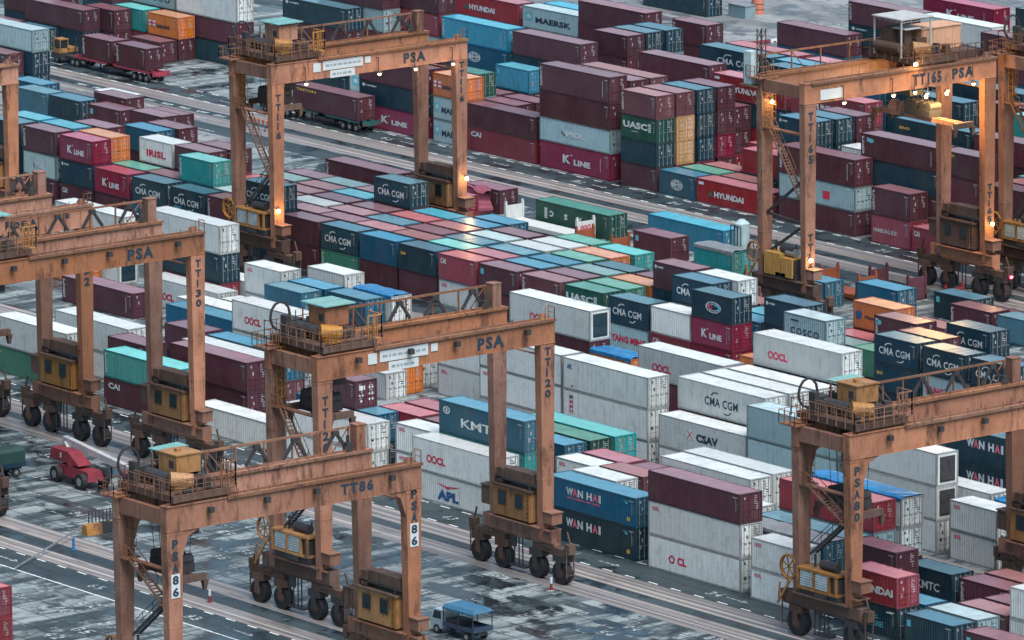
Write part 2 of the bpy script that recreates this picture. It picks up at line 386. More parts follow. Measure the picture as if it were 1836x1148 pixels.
def lockbar_mesh(L, H, y):
    b = MB(); x = L-.008; b.cyl((x,y,.10),(x,y,H-.08),.03,6)
    for z in (.3, H*.42, H-.35): b.box(x-.035, x+.035, y-.06, y+.06, z, z+.09)
    b.box(x, x+.035, y-.02, y+.30, H*.42, H*.42+.05)
    return b.mesh('locking_bar')
def mark_mesh(L, H, seed):
    rs = random.Random(seed); b = Dec(lambda u, v: (L-.026, u, v))
    for i in range(5): v = H*.86-.16*i; b.rect(.35, .35+rs.choice((.18,.30,.42)), v, v+.06)
    for i in range(3): v = H*.6-.2*i; b.rect(.55, .55+rs.choice((.12,.24)), v, v+.08)
    b.rect(-.85,-.62,H*.80,H*.88)
    if seed % 2: b.rect(-.8,-.55,H*.35,H*.46)
    if seed % 3: b.rect(-.55,-.40,H*.55,H*.66)
    return b.mesh()
def side_mark_mesh(L, H):
    b = Dec(lambda u, v: (L-u, -1.229, v))
    for i in range(9): b.rect(.52, .60, H*.80-.13*i, H*.80-.13*i+.08)
    b.rect(.32, .95, H*.84, H*.875)
    for i in range(4): b.rect(.36, .42, H*.70-.2*i, H*.70-.2*i+.09)
    return b.mesh()
def unit_mesh(L, H):
    b = MB(); b.box(L-.02, L+.02, -.85, .85, .35, H-.35)
    b.cyl((L+.02,-.35,H*.62),(L+.05,-.35,H*.62),.36,14); b.box(L+.02,L+.06,.1,.75,H*.52,H*.74); b.box(L+.02,L+.07,-.75,.75,.5,H*.36)
    return b.mesh('cooling_unit')
MESH = {}
def cm(L, H, rf):
    k = (L, H, rf)
    if k not in MESH:
        MESH[k] = dict(shell=shell_mesh(L, H, rf), frame=frame_mesh(L, H), roof=[roof_mesh(L, H, i) for i in range(3)], door=[door_mesh(L,H,-1), door_mesh(L,H,1)],
            bar=[lockbar_mesh(L,H,y) for y in (-.82,-.28,.28,.82)], mark=[mark_mesh(L,H,i) for i in range(5)], side=side_mark_mesh(L,H), unit=unit_mesh(L,H), logo={})
        b = MB(); b.box(0, L, -1.22, 1.22, 0, H-.01); MESH[k]['solid'] = b.mesh('container')
    return MESH[k]
def tarp_mesh(L, H):
    b = MB(); rs = random.Random(int(L)); n = 14; ys = [-1.25,-.8,0,.8,1.25]
    z = [[H+.03+(.10 if 0 < j < 4 else 0)+rs.uniform(-.05,.05) for j in range(5)] for i in range(n+1)]
    for i in range(n):
        xa, xb = -.03+(L+.06)*i/n, -.03+(L+.06)*(i+1)/n
        for j in range(4): b.quad((xa,ys[j],z[i][j]),(xb,ys[j],z[i+1][j]),(xb,ys[j+1],z[i+1][j+1]),(xa,ys[j+1],z[i][j+1]))
        for j, s in ((0,-1),(4,1)): b.quad((xa,ys[j],z[i][j]),(xb,ys[j],z[i+1][j]),(xb,ys[j],H-.28),(xa,ys[j],H-.28))
    return b.mesh('tarpaulin')
KIND = lambda c, L: 'reefer_container' if c == 'W' else 'long_container' if L > 8 else 'short_container'
KCAT = dict(reefer_container='reefer container', long_container='long container', short_container='short container')
jit = random.Random(21)
def container(c, L, H, x, y, z, lg, label, group, full=True, seed=0):
    rf = c in 'W' and H > 2.7 or (c == 'S' and H > 2.7 and L > 8)
    M = cm(L, H, rf)
    if not full:
        o = obj(KIND(c, L), M['solid'], PM[c], None, (x, y+1.22, z)); return tag(o, label, KCAT[KIND(c, L)], group)
    t = thing(KIND(c, L), label, KCAT[KIND(c, L)], (x, y+1.22+jit.uniform(-.04,.04), z), R(jit.uniform(-.22,.22)), group)
    obj('shell', M['shell'], PM[c], t); obj('frame', M['frame'], PF[c], t)
    rk = c
    if lg in ('tarp','tarpo'): MESH.setdefault(('tarp',L,H), tarp_mesh(L,H)); obj('tarpaulin', MESH[('tarp',L,H)], TARP, t)
    elif lg == 'gtarp': MESH.setdefault(('tarp',L,H), tarp_mesh(L,H)); obj('tarpaulin', MESH[('tarp',L,H)], GALV, t)
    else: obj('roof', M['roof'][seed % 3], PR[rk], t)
    if lg in ('reefer', 'unit', 'ooclu'):
        u = obj('cooling_unit', M['unit'], DKST if lg == 'reefer' else PM['N'], t)
        b = MB(); b.box(L-.06, L-.03, -1.05, 1.05, .17, H-.12); obj('end_panel', b.mesh('end_panel'), PM[c], t)
    else:
        for i in (0, 1):
            dd = obj('door', M['door'][i], PM[c], t)
            for j in (0, 1): obj('locking_bar', M['bar'][2*i+j], GALV if c in 'WSNBTDYG' else PM[c], dd)
        obj('marking', M['mark'][seed % 5], FADE if c not in 'WS' else DARK, t)
    if lg and lg not in ('tarp','gtarp','unit','reefer'):
        lk = 'oocls' if lg == 'tarpo' else lg
        if lk not in M['logo']: M['logo'][lk] = {k: q.mesh() for k, q in logo(lk, L, H, 0).items()}
        for k, m_ in M['logo'][lk].items(): obj('lettering', m_, LC[k], t)
    if lg == 'placard':
        q = Dec(lambda u, v: (L-.02, u, v)); q.rect(-.8,-.1,1.7,2.1)
        for (u, v) in ((-.75,1.2),(-.35,1.2),(-.55,.7),(.35,1.9),(.75,1.9),(.35,1.3),(.75,1.3),(.35,.8),(.75,.8)):
            q.poly([(u-.15,v),(u,v-.15),(u+.15,v),(u,v+.15)])
        obj('placards', q.mesh(), WHITE, t)
    if c not in 'WS' and seed % 4: obj('marking', M['side'], FADE, t)
    return t
def ordn(n):
    o = ['first','second','third','fourth','fifth','sixth','seventh','eighth','ninth','tenth','eleventh','twelfth','thirteenth','fourteenth','fifteenth','sixteenth','seventeenth','eighteenth','nineteenth','twentieth']
    return o[n] if n < 20 else 'twenty-'+o[n-20]
# ------------------------------------------------------------------ the stacks: block row X length [@base] : levels from the ground up
BLK = dict(B=(-81.05,-.025), B2=(-60.2,-.015), C=(-29.2,-.0115), E=(-7.0,0), D=(24.7,-.008), H=(47.0,0), Z=(-143.6,0), I=(76.0,0), G=(101.8,0))
BNAME = dict(B='by middle crane', B2='behind right crane', C='under upper-left crane', E='under upper-right crane', D='across far road', H='beyond far road', I='at top right', G='at top edge', Z='beside nearest crane')
ROWN = ['front row','second row','third row','fourth row','fifth row','back row','rear strip']
ST = '''
B 0 86.1 40 : Nh*wanhai B*wanhai2
B 0 100.4 40 : Wh*ocl Wh*oocls M
B 0 114.4 20 : W*oocls W*oocls
B 1 108 40 : . B*gtarp
B 2 108 40 : . V
B 3 107.7 40 : . . C
B 4 108 40 : . W*oocls W*tarp
B 2 95.2 40 : . Wh
B 0 17.3 40 : M*cai T*vert
B 0 -1.5 40 : G Wh
B 2 0.5 40 : W Wh
B 2 20 40 : M Mh
B 1 13.8 20 : M Mh
B 3 18 40 : . W
B 4 18 40 : . B
B 4 11 20 : . M
B 0 32 40 : W
B 0 46.9 40 : W W
B 1 44.5 40 : . B*hanjin
B 1 47.6 20 @5.18 : M*placard
B 0 66.4 40 : W*apl Wh*oocl
B 1 66.6 40 : . Th Bh*kmtc
B 1 60.0 20 : W*oocls W*oocls
B 2 53.6 20 : C C*cai
B 3 53.6 20 : . C
B 2 60.2 20 : . M
B 5 65 40 : T T
B 4 65 40 : . D
B 3 65 40 : . B
B 2 80 20 : . W*oocls
B 3 80 20 : . C
B 2 86.3 20 : . Ph
B 3 86.6 20 : . M
B 1 86 20 : . Wh
B 4 87.8 40 : Wh Wh
B 5 87.4 40 : Wh Wh
B 0 127.2 20 : N*eas C*hyun
B 2 120.4 20 : . M
B 1 127.5 20 : B
B 4 121 20 : N*kmtc2
B 4 128.1 20 : M*vert
B 5 128 20 : P
B 0 134.4 20 : N*plate
B 1 134.1 20 : S
B 2 134.5 20 : P
B 3 134.5 20 : M
B 0 141.9 20 : M*plate
B 2 141.1 20 : W W
B 3 141 20 : W W*oocls
B2 0 27.2 20 : W
B2 1 26 20 : O
B2 2 24.6 20 : Wh
B2 2 34 40 : Wh*oocls4 Wh
B2 2 47.1 20 : . O*hapag
B2 0 47.9 40 : Wh Wh*oocls4 Wh*oocls4
B2 0 60.5 40 : Wh Wh*vertred Wh*apls
B2 0 74.4 40 : Wh Wh*csav
B2 1 73.7 40 : .h .h Wh*cmaw
B2 2 73.6 40 : .h .h Wh
B2 3 73.8 40 : .h .h Wh
B2 3 60.8 40 : .h .h Wh*oocl
B2 5 34 40 : .h .h Wh*ooclu
B2 5 46.4 20 : . O*tarp
B2 0 86.9 40 : Sh Sh Sh
B2 4 74 40 : .h .h .h Wh*oocl
B2 0 100.2 40 : Wh Wh*reefer Wh*reefer
B2 0 114.4 20 : W*oocls W*oocls
B2 1 117 20 : . W*tarp
B2 1 104 40 : . Wh
B2 3 104 40 : Nh Nh*wanhai Nh*wanhai
B2 0 8.5 40 : Wh Wh*oocl
B2 4 -5.3 20 : Wh*oocls Wh*oocls
B2 5 9 20 : . W*tarpo
B2 6 -2.5 20 : W W
B2 4 2 20 : . B
B2 4 8.6 20 : . B
B2 3 2 20 : . V
B2 3 -18.4 40 : Wh*oocl
B2 4 -22.0 40 : .h .h Wh*oocls4
B2 5 -17.8 40 : Wh
B2 1 -24.9 40 : M*vert
B2 1 -6.8 40 : B
B2 2 -9 40 : W
B2 4 -39.7 40 : W*unit
B2 3 -36 20 : O
B2 3 -5.6 20 : W
B2 6 -47 40 : W W
C 0 -73.4 20 : M S*mol M*vert
C 0 -66.4 20 : M*cai N*hanjins R*kline
C 1 -67.0 20 : . . O
C 3 -66.9 20 : . . B*vert
C 4 -66.6 20 : . . M
C 5 -73.6 20 : . . M
C 5 -66.2 20 : . M
C 1 -74.1 20 : . . Y
C 2 -72.0 20 : . . M
C 0 -80.2 20 : N N N
C 1 -80.7 20 : . . Y
C 0 -59.9 20 : M R*kline
C 1 -60.2 20 : . M
C 2 -59.7 20 : . . W*ham
C 2 -53.2 20 : . . M
C 3 -52.7 20 : . . M
C 0 -53.1 20 : B N*cma
C 1 -64.4 20 : . G
C 1 -57.4 20 : . B T*vert
C 0 -46.0 20 : T N*cma2
C 1 -47.4 20 : . S
C 1 -40.5 20 : . P
C 2 -45.9 20 : . W
C 2 -39.2 20 : . P
C 3 -45.8 20 : . C
C 3 -39.2 20 : . P
C 4 -45.8 20 : . K
C 4 -39.2 20 : . P
C 5 -45.3 20 : . M
C 0 -39.4 20 : M M*vert
C 0 -32.9 20 : N N N*cma
C 1 -32.7 20 : . P
C 2 -32.7 20 : . W
C 3 -32.7 20 : . M
C 4 -34.1 20 : . Y
C 5 -33.0 20 : . P
C 5 -39.7 20 : . K
C 0 -26.1 20 : M M
C 1 -26.1 20 : . M
C 2 -26.0 20 : . P
C 3 -26.0 20 : . M
C 4 -25.6 20 : . M N*cma
C 0 -19.5 20 : G*vert N*cma
C 1 -19.4 20 : . P
C 2 -19.4 20 : . V
C 3 -19.3 20 : . C
C 4 -19.0 20 : . Y
C 0 -12.8 20 : M B
C 1 -12.8 20 : . P
C 2 -12.7 20 : . M
C 3 -12.7 20 : . P
C 4 -12.7 20 : . B
C 5 -12.5 20 : . B
C 0 -6.2 20 : M N*sino
C 1 -6.2 20 : . T
C 2 -6.1 20 : . V
C 3 -6.0 20 : . S
C 4 -6.0 20 : . M
C 0 0.4 20 : W*oocls C*cai
C 1 0.7 20 : . C
C 2 0.8 20 : . V
C 3 0.7 20 : . W
C 4 0.9 20 : . W
C 5 1.1 20 : . G
C 0 7.0 20 : M M*plate
C 1 7.3 20 : . B
C 2 7.5 20 : . B
C 3 7.5 20 : . G
C 4 7.6 20 : . O
C 5 7.9 20 : . T
C 0 13.9 20 : P P*vert
C 1 14.0 20 : . M
C 2 14.1 20 : . K
C 3 14.3 20 : . N*cma
C 4 14.9 20 : N
C 0 20.7 20 : D D*uasc
C 1 20.7 20 : . G
C 2 20.8 20 : . O
C 3 21.0 20 : . M
C 0 27.7 20 : S*ym N*cma
C 2 27.5 20 : . N M*hanjins
C 3 27.8 20 : . B
C 4 28.0 20 : . P
C 0 34.2 20 : C*cai W
C 1 34.0 20 : . . N*cma
C 3 34.4 20 : . P
C 2 34.4 20 : . . W
C 0 40.5 20 : R R*kline N*cosco
C 1 41.2 20 : . B
C 2 41.2 20 : . Y
C 1 47.9 20 : N N N*hanjins
C 2 47.9 20 : . K
C 0 47.7 20 : O
C 0 54.2 20 : P M S*coscow
C 1 54.8 20 : . K
C 2 54.5 20 : . C
C 3 54.3 20 : . C O*hapag
C 1 60.9 20 : . G
C 0 61.0 20 : R
C 2 60.7 20 : . C M*vertblue
C 0 67.4 20 : N N*sino N*cma
C 1 67.4 20 : . . M
C 3 67.8 20 : . N N*cma
C 0 74.2 20 : . S*ym N*cma
C 1 74.3 20 : . P
C 0 81.0 20 : N N N*cma
C 1 81.1 20 : . V
C 2 74.8 20 : . S
C 3 74.8 20 : . P
C 2 81.5 20 : . S
C 1 87.9 20 : . P
E 4 -26.6 40 : D*csa
E 5 -11.5 40 : Yh
E 3 -6.9 20 : M*plate
E 3 2.9 20 : T*open
E 1 20.8 20 : B*vert
E 2 20.6 20 : B
E 3 28 20 : M*ka
E 4 36.5 20 : N*plate
E 3 42.1 20 : M*vert
E 3 49 20 : V
E 0 38 20 : . B
E 0 45 20 : P
E 0 -48.2 40 : . M*vert
E 2 -44.5 40 : C
E 4 -38.8 20 : M
E 5 -135.5 40 : N N S
E 4 -130.5 20 : B M
D 0 -155 20 : N
D 0 -161.8 20 : M
E 2 -98.9 20 : . W*oocls
E 1 -94.7 20 : Mh Mh
E 1 -85.3 20 : . M
E 0 -91.8 20 : . M*plate
E 0 -106 20 : . V
E 0 -99.5 20 : . N
E 1 -111 20 : . B
E 3 -122 40 : W
D 0 -85.3 40 : R*kline N*hanjins M
D 0 -71.6 20 : S*maersk S*maersk O*saf
D 1 -73 20 : . . D
D 3 -71.3 20 : . . Y*plate
D 0 -65.7 40 : C*cai M
D 1 -66.4 20 : . M
D 2 -66.4 20 : . M*vert
D 2 -73.2 20 : . M
D 3 -64.5 20 : . M
D 5 -88.6 40 : . . B*geco Y*vert
D 5 -75.4 40 : . . N M
D 0 -52.4 40 : Rh*kline S*mol Mh Mh*vert
D 1 -52.4 40 : . . . M2
D 2 -52.4 40 : . . . P2
D 5 -52.7 40 : . . .h Mh
D 0 -38.1 20 : M N D*uasc P*vert
D 1 -38.2 20 : . A A P
D 2 -38.2 20 : . N N N
D 3 -38.2 20 : . R M M
D 4 -38.9 20 : . . M
D 0 -31.6 20 : B*geco
D 1 -31.4 20 : G
D 2 -31.2 20 : P
D 0 -25.3 40 : C*hyundai
D 1 -24.8 20 : P
D 2 -24.6 20 : . C
D 3 -27 20 : . C*cai
D 5 -39.9 40 : . . . C*hyundai
D 5 -26.6 40 : . . . C*hyundai
D 0 -11.6 40 : M S*redlab Mh*vert
D 1 -15.2 20 : . . N N*hanjins
D 2 -15.1 20 : . . N N
D 3 -15.1 20 : . . M M
D 2 -8.2 20 : . . W
D 1 -1.6 40 : M M N M*vertblue
D 1 10.9 20 : M C M M*triton
D 0 3.4 20 : Ch*hamsud Mh*vert
D 0 9.8 20 : C*cai
D 4 -6.2 40 : . . N N*sino
D 4 6.5 40 : . . M M
D 3 16.6 20 : . . T*cma
D 3 23 40 : . M M
D 1 17.6 40 : M M M
D 2 17.5 20 : . M P
D 1 -156.4 40 : . M
D 2 -147.8 20 : . M*vert
D 3 -145.8 20 : . T
D 3 -138.7 20 : M O*saf
D 2 -138.5 20 : M
D 4 -136.9 40 : N M Wh*hapagl
D 4 -149.5 40 : . . S*cosco40
D 4 -163 40 : . . M
D 3 -158.5 20 : . . D
D 3 -152.2 20 : . . M
D 2 -165 40 : . M
D 3 -111.5 40 : . . . N*hanjins
D 4 -108.2 40 : . . . S M
D 5 -101.5 40 : . . . C M
D 1 -91 40 : S S*maersk
D 0 -98 40 : Wh
H 0 -70.3 20 : . . M M
H 1 -70.5 20 : . . . N
H 2 -70.4 20 : . . . N
H 4 -70.2 20 : . . M M*vert
H 4 -87.3 40 : . . M M
H 5 -101.3 40 : . . S*maersk
H 5 -114.3 40 : . M C*hyundai
H 5 -127.5 40 : . . M
H 6 -101 40 : . . Y
H 1 -55 40 : . . N N*cma
H 2 -54 40 : . . . C
H 0 -40.2 40 : . . N N
H 0 -26.8 20 : . . B B
H 1 -42.2 20 : . . . B
H 2 -40.4 20 : . . . C
H 0 -20 40 : . . N N
H 0 0 20 : . . . T
H 1 -7 20 : . . M M
H 5 -34 20 : . . N
H 3 -20 40 : . . N N
H 3 -6 40 : . . M M
I 0 -72.9 40 : . . M
I 2 -67 40 : . M N*hanjins M*vert
I 5 -63.7 40 : . . . R*kline
I 2 -54.5 40 : . . . W*unit
I 6 -51 40 : . . . N
I 3 -41.5 40 : . . O
I 1 -41 40 : . . M M
I 4 -42 40 : . . N
G 0 -129.2 40 : N N*panels
Z 0 83.4 20 : C C
'''
def parse():
    out = []
    for ln in ST.strip().split('\n'):
        h, lv = ln.split(':'); h = h.split(); base = 0.0
        if h[-1][0] == '@': base = float(h.pop()[1:])
        out.append(dict(b=h[0], r=int(h[1]), x=float(h[2]), L=12.19 if h[3] == '40' else 6.06, base=base, lv=lv.split()))
    return out
stacks = parse()
rowmap = {}
for s_ in stacks: rowmap.setdefault((s_['b'], s_['r'], s_['base'] > 0), []).append(s_)
for k, v in rowmap.items():                      # order along the row, keep a hand's gap between neighbours
    v.sort(key=lambda q: q['x'])
    for a, b in zip(v, v[1:]):
        ov = a['x']+a['L']+.12-b['x']
        if ov > 0: b['x'] += ov
    for i, q in enumerate(v): q['n'] = i
fillc = random.Random(3)
ci = 0; KEYS = {}; REST = []
HIDDEN = set('''B1,5,0 B2,7,0 B3,5,0 B2,6,0 B1,0,0 B3,0,0 B1,3,0 B2,2,0 B3,1,0 B2,3,0 B5,0,0 B4,2,0 B3,2,0 B2,4,0 B3,3,0 B2,5,0 B3,4,0 B1,4,0 B4,3,0 B2,8,0 B3,7,0 B3,7,1 B22,3,0 B22,3,1 B21,3,0 B22,4,0 B22,4,1 B23,5,0 B23,5,1 B23,4,0 B25,2,0 B25,3,0 B20,5,0 B24,5,0 B24,5,1 B21,5,0 B21,4,0 B23,6,0 B25,1,0 B26,1,0 B24,3,0 B23,3,0 C1,2,0 C3,0,0 C4,0,0 C4,0,1 C5,0,0 C5,0,1 C5,1,0 C5,1,1 C1,1,0 C1,1,1 C2,0,0 C2,0,1 C1,0,0 C1,0,1 C1,4,0 C2,1,0 C2,2,0 C3,1,0 C1,3,0 C1,5,0 C0,5,0 C1,6,0 C1,7,0 C2,3,0 C2,3,1 C2,4,0 C3,2,0 C3,3,0 C4,1,0 C4,2,0 C5,2,0 C0,6,0 C1,8,0 C2,5,0 C3,4,0 C4,3,0 C5,4,0 C5,3,0 C1,9,0 C2,6,0 C3,5,0 C4,4,0 C1,10,0 C2,7,0 C3,6,0 C4,5,0 C1,11,0 C2,8,0 C3,7,0 C4,6,0 C5,5,0 C1,12,0 C2,9,0 C3,8,0 C4,7,0 C1,13,0 C2,10,0 C3,9,0 C4,8,0 C5,6,0 C1,14,0 C2,11,0 C3,10,0 C4,9,0 C5,7,0 C0,14,0 C1,15,0 C2,12,0 C3,11,0 C4,10,0 C0,15,0 C1,16,0 C2,13,0 C3,12,0 C2,14,0 C3,13,0 C3,13,1 C4,11,0 C1,17,0 C3,14,0 C2,15,0 C1,18,0 C2,16,0 C1,19,0 C2,17,0 C2,17,1 C0,20,0 C0,20,1 C1,20,0 C2,18,0 C3,15,0 C2,19,0 C2,19,1 C1,22,0 C1,22,1 C3,16,0 C3,16,1 C0,23,0 C1,23,0 C1,23,1 C0,24,0 C1,24,0 C1,24,1 C2,20,0 C2,20,1 C3,17,0 C3,17,1 C2,21,0 C2,21,1 C1,25,0 C1,25,1 E0,4,0 E0,3,0 E2,0,0 E1,1,0 E1,2,0 E0,2,0 E0,0,0 E0,1,0 E1,0,0 D1,2,0 D3,5,0 D1,3,0 D2,4,0 D2,3,0 D3,6,0 D5,1,0 D5,2,0 D5,2,1 D1,4,0 D1,4,1 D1,4,2 D2,5,0 D2,5,1 D2,5,2 D5,3,0 D5,3,1 D5,3,2 D3,8,0 D5,4,0 D5,5,0 D5,5,1 D1,8,0 D2,9,0 D2,9,1 D3,9,0 D3,9,1 D2,10,0 D2,10,1 D1,9,0 D1,10,0 D1,10,1 D4,5,0 D4,5,1 D4,5,2 D4,6,0 D4,6,1 D3,10,0 D3,10,1 D3,11,0 D3,11,1 D3,11,2 D2,11,0 D2,11,1 D4,1,0 D4,0,0 D4,0,1 D4,0,2 D3,0,0 D3,0,2 D3,1,0 D3,4,1 D4,3,0 D4,3,1 D5,0,0 D1,1,0 D0,2,0 H0,0,0 H0,0,1 H1,0,0 H1,0,1 H1,0,2 H2,0,0 H2,0,1 H4,1,0 H4,1,1 H4,0,0 H4,0,1 H5,2,0 H5,1,0 H5,0,0 H5,0,1 H5,0,2 H6,0,0 H6,0,1 H1,1,0 H1,1,1 H1,1,2 H2,1,0 H2,1,1 H2,1,2 H0,1,0 H0,1,1 H0,1,2 H0,2,0 H0,2,1 H1,2,0 H1,2,1 H1,2,2 H2,2,0 H2,2,1 H2,2,2 H0,3,0 H0,3,1 H0,4,0 H0,4,1 H0,4,2 H1,3,0 H1,3,1 H5,3,0 H5,3,1 H3,0,0 H3,0,1 H3,0,2 H3,1,0 H3,1,1 H3,1,2 H3,1,3 I0,0,0 I2,0,0 I5,0,0 I5,0,1 I5,0,2 I2,1,0 I2,1,1 I6,0,0 I6,0,1 I6,0,2 I3,0,0 I3,0,1 I3,0,2 I1,0,0 I4,0,0 I4,0,1 I4,0,2 G0,0,1'''.split())
for s_ in stacks:
    Y0, sl_ = BLK[s_['b']]; y = Y0+2.83*s_['r']+sl_*s_['x']; z = s_['base']; top = len(s_['lv'])
    for i, tk in enumerate(s_['lv']):
        tk, lg = (tk.split('*')+[''])[:2]; full = True; fil = tk[0] == '.'; H = 2.9 if 'h' in tk or '2' in tk else 2.59
        if '2' in tk: H = 2.59+.23
        c = tk[0] if not fil else fillc.choice('MMMNPBCS')
        ci += 1
        tier = ('alone' if top == 1 else 'top') if i == top-1 else ['lowest','second-up','third-up','fourth-up'][i]
        if s_['base'] > 0: tier = 'upper'
        lt = (' '+LOGOTXT[lg]) if lg in LOGOTXT else ''
        if lg == 'open': lt = ' with open top'
        n_ = len(rowmap[(s_['b'], s_['r'], s_['base'] > 0)])
        pos = ordn(s_['n'])+' from left' if s_['base'] == 0 else 'on navy one'
        lab = f"{CNAME[c]} {'long' if s_['L'] > 8 else 'short'} container{lt}, {tier}, {pos}, {ROWN[s_['r']]} {BNAME[s_['b']]}"
        key = f"{s_['b']}{s_['r']},{s_['n']},{i}{'+' if s_['base'] else ''}"
        if key in HIDDEN: REST.append((c, s_['L'], H, s_['x'], y, z))
        else:
            o_ = container(c, s_['L'], H, s_['x'], y, z, lg if lg != 'open' else 'gtarp', lab, 'containers stacked '+BNAME[s_['b']], full, ci)
            KEYS[o_.name] = key
        z += H + .012

# what stands wholly behind or under others: one object, plain boxes in their paints
if REST:
    b = MB(); mi = []; cs = sorted({q[0] for q in REST})
    for (c, L, H, x, y, z) in REST: b.box(x, x+L, y, y+2.44, z, z+H-.01); mi += [cs.index(c)]*6
    m_ = bpy.data.meshes.new('container_rest'); m_.from_pydata(b.v, [], b.f)
    for c in cs: m_.materials.append(PM[c])
    for p_, k in zip(m_.polygons, mi): p_.material_index = k
    m_.update(); o_ = bpy.data.objects.new('container_stack_cores', m_); COL.objects.link(o_)
    tag(o_, 'further containers deep inside the stacks, hidden by the rows before them', 'containers', None, 'stuff')
# ------------------------------------------------------------------ ground, lanes, runways, paint
def ground_mat(name, a, b, c, r0=.25, r1=.75, stretch=(.05,.16,1), sc_=1.0, spec=.5, joints=False):
    m, t, p = nodes(name)
    v = coords(t, (1,1,1), False); vs = coords(t, stretch, False)
    n1 = noise(t, vs, 1.0*sc_, 8, .72); n2 = noise(t, v, .22*sc_, 8, .7); n3 = noise(t, v, 1.6, 6, .7)
    x = mix(t, ramp(t, n1, .44, .57), a, b)
    wet = ramp(t, n2, .50, .57)
    x = mix(t, mix(t, 1.0, wet, (.9,)*3, 'MULTIPLY'), x, c)
    x = mix(t, mix(t, 1.0, ramp(t, n3, .5, .75), (.35,)*3, 'MULTIPLY'), x, tuple(q*.45 for q in a))
    if joints:
        bk = N(t, 'ShaderNodeTexBrick'); bk.inputs['Color1'].default_value = (1,1,1,1); bk.inputs['Color2'].default_value = (.84,.87,.88,1); bk.inputs['Mortar'].default_value = (.18,.2,.2,1)
        bk.inputs['Scale'].default_value = 1.0; bk.inputs['Mortar Size'].default_value = .07; bk.inputs['Brick Width'].default_value = 6.43; bk.inputs['Row Height'].default_value = 2.83; bk.offset = 0
        t.links.new(coords(t, (1,1,1), False), bk.inputs['Vector']); x = mix(t, 1.0, x, bk.outputs[0], 'MULTIPLY')
    t.links.new(x, p.inputs['Base Color'])
    rr_ = N(t, 'ShaderNodeMapRange'); rr_.inputs[3].default_value = r1; rr_.inputs[4].default_value = r0
    t.links.new(wet, rr_.inputs[0]); t.links.new(rr_.outputs[0], p.inputs['Roughness'])
    p.inputs['Specular IOR Level'].default_value = spec
    return m
def streak_mat(name, a, b, c):
    m, t, p = nodes(name)
    v1 = coords(t, (.012,2.2,1), False); v2 = coords(t, (.03,5,1), False); v3 = coords(t, (.15,.5,1), False)
    x = mix(t, ramp(t, noise(t, v1, 1, 4, .6), .42, .60), a, b)
    x = mix(t, ramp(t, noise(t, v2, 1, 3, .6), .58, .66), x, c)
    x = mix(t, ramp(t, noise(t, v3, 1, 6, .7), .55, .75), x, tuple(q*.5 for q in a))
    t.links.new(x, p.inputs['Base Color']); p.inputs['Roughness'].default_value = .42
    return m
CONC = ground_mat('stained_concrete', (.040,.058,.066), (.255,.29,.30), (.010,.019,.024), .2, .75, (.42,.055,1), joints=True)
CONC2 = ground_mat('pale_dry_concrete', (.13,.14,.15), (.24,.25,.255), (.07,.08,.09), .4, .8)
ASPH = ground_mat('dark_asphalt', (.020,.034,.042), (.042,.060,.068), (.010,.016,.02), .25, .6, (.01,.25,1))
RUN = streak_mat('streaked_runway_concrete', (.115,.118,.122), (.30,.265,.25), (.055,.065,.072))
RUNL = streak_mat('runway_line_streaks', (.27,.20,.17), (.50,.45,.42), (.13,.11,.10))  # pale and orange streaks running lengthwise along the runways
def paint_mat(name, c, lo=.42, hi=.60):
    m, t, p = nodes(name); v = coords(t, (1,1,1), False)
    x = mix(t, ramp(t, noise(t, v, 2.2, 8, .75), lo, hi), c, (.10,.12,.125)); t.links.new(x, p.inputs['Base Color']); p.inputs['Roughness'].default_value = .5
    return m
LINE = paint_mat('worn_white_paint', (.68,.72,.72), .5, .68)
SLOTP = paint_mat('flaking_white_paint', (.46,.51,.52), .40, .54)
def sheet(name, mat, rects, z):
    b = MB()
    for (x0,x1,y0,y1) in rects: b.quad((x0,y0,z),(x1,y0,z),(x1,y1,z),(x0,y1,z))
    return struct(b.build(name, mat))
sheet('ground', CONC, [(-2600,1500,-1500,2600)], 0)
XA, XB = -420, 260
sheet('pavement', CONC2, [(-420,-86,-14,24.0),(-420,-20,64.5,75.2),(-420,100,84,140),(-420,-145,-20,-14)], .004)
# dark lanes
ASR = [(-125.3,-121.8),(-119.3,-117.3),(-91.6,-90.2),(-87.2,-82.9),(-43.8,-39.9),(-33.3,-29.6),(9.4,12.8),(15.9,17.6),(20.9,24.4),(42.0,46.6),(66,70)]
sheet('truck_lane', ASPH, [(XA,XB,a,b) for a,b in ASR[:5]]+[(XA,XB,a,b) for a,b in ASR[5:]], .008)
RUNR = [(-121.8,-119.3),(-117.3,-114.7),(-94.6,-91.6),(-90.2,-87.2),(-65.9,-62.6),(-39.7,-33.5),(-12.9,-7.6),(13.0,15.9),(17.6,20.9)]
sheet('runway', RUN, [(XA,XB,a,b) for a,b in RUNR], .012)
lines = []
for a, b in RUNR:
    for f_, w_ in ((.10,.10),(.42,.14),(.86,.10)):
        y = a+(b-a)*f_; lines.append((XA,XB,y-w_/2,y+w_/2))
sheet('runway_line', RUNL, lines, .016)
dash = []
for y in (-121.95,-87.0,-83.2,20.75,24.2): dash += [(x, x+1.3, y-.09, y+.09) for x in [XA+3.05*i for i in range(int((XB-XA)/3.05))]]
for y in (-125.55,): dash += [(XA, XB, y-.08, y+.08)]
sheet('lane_marking', LINE, dash, .020)
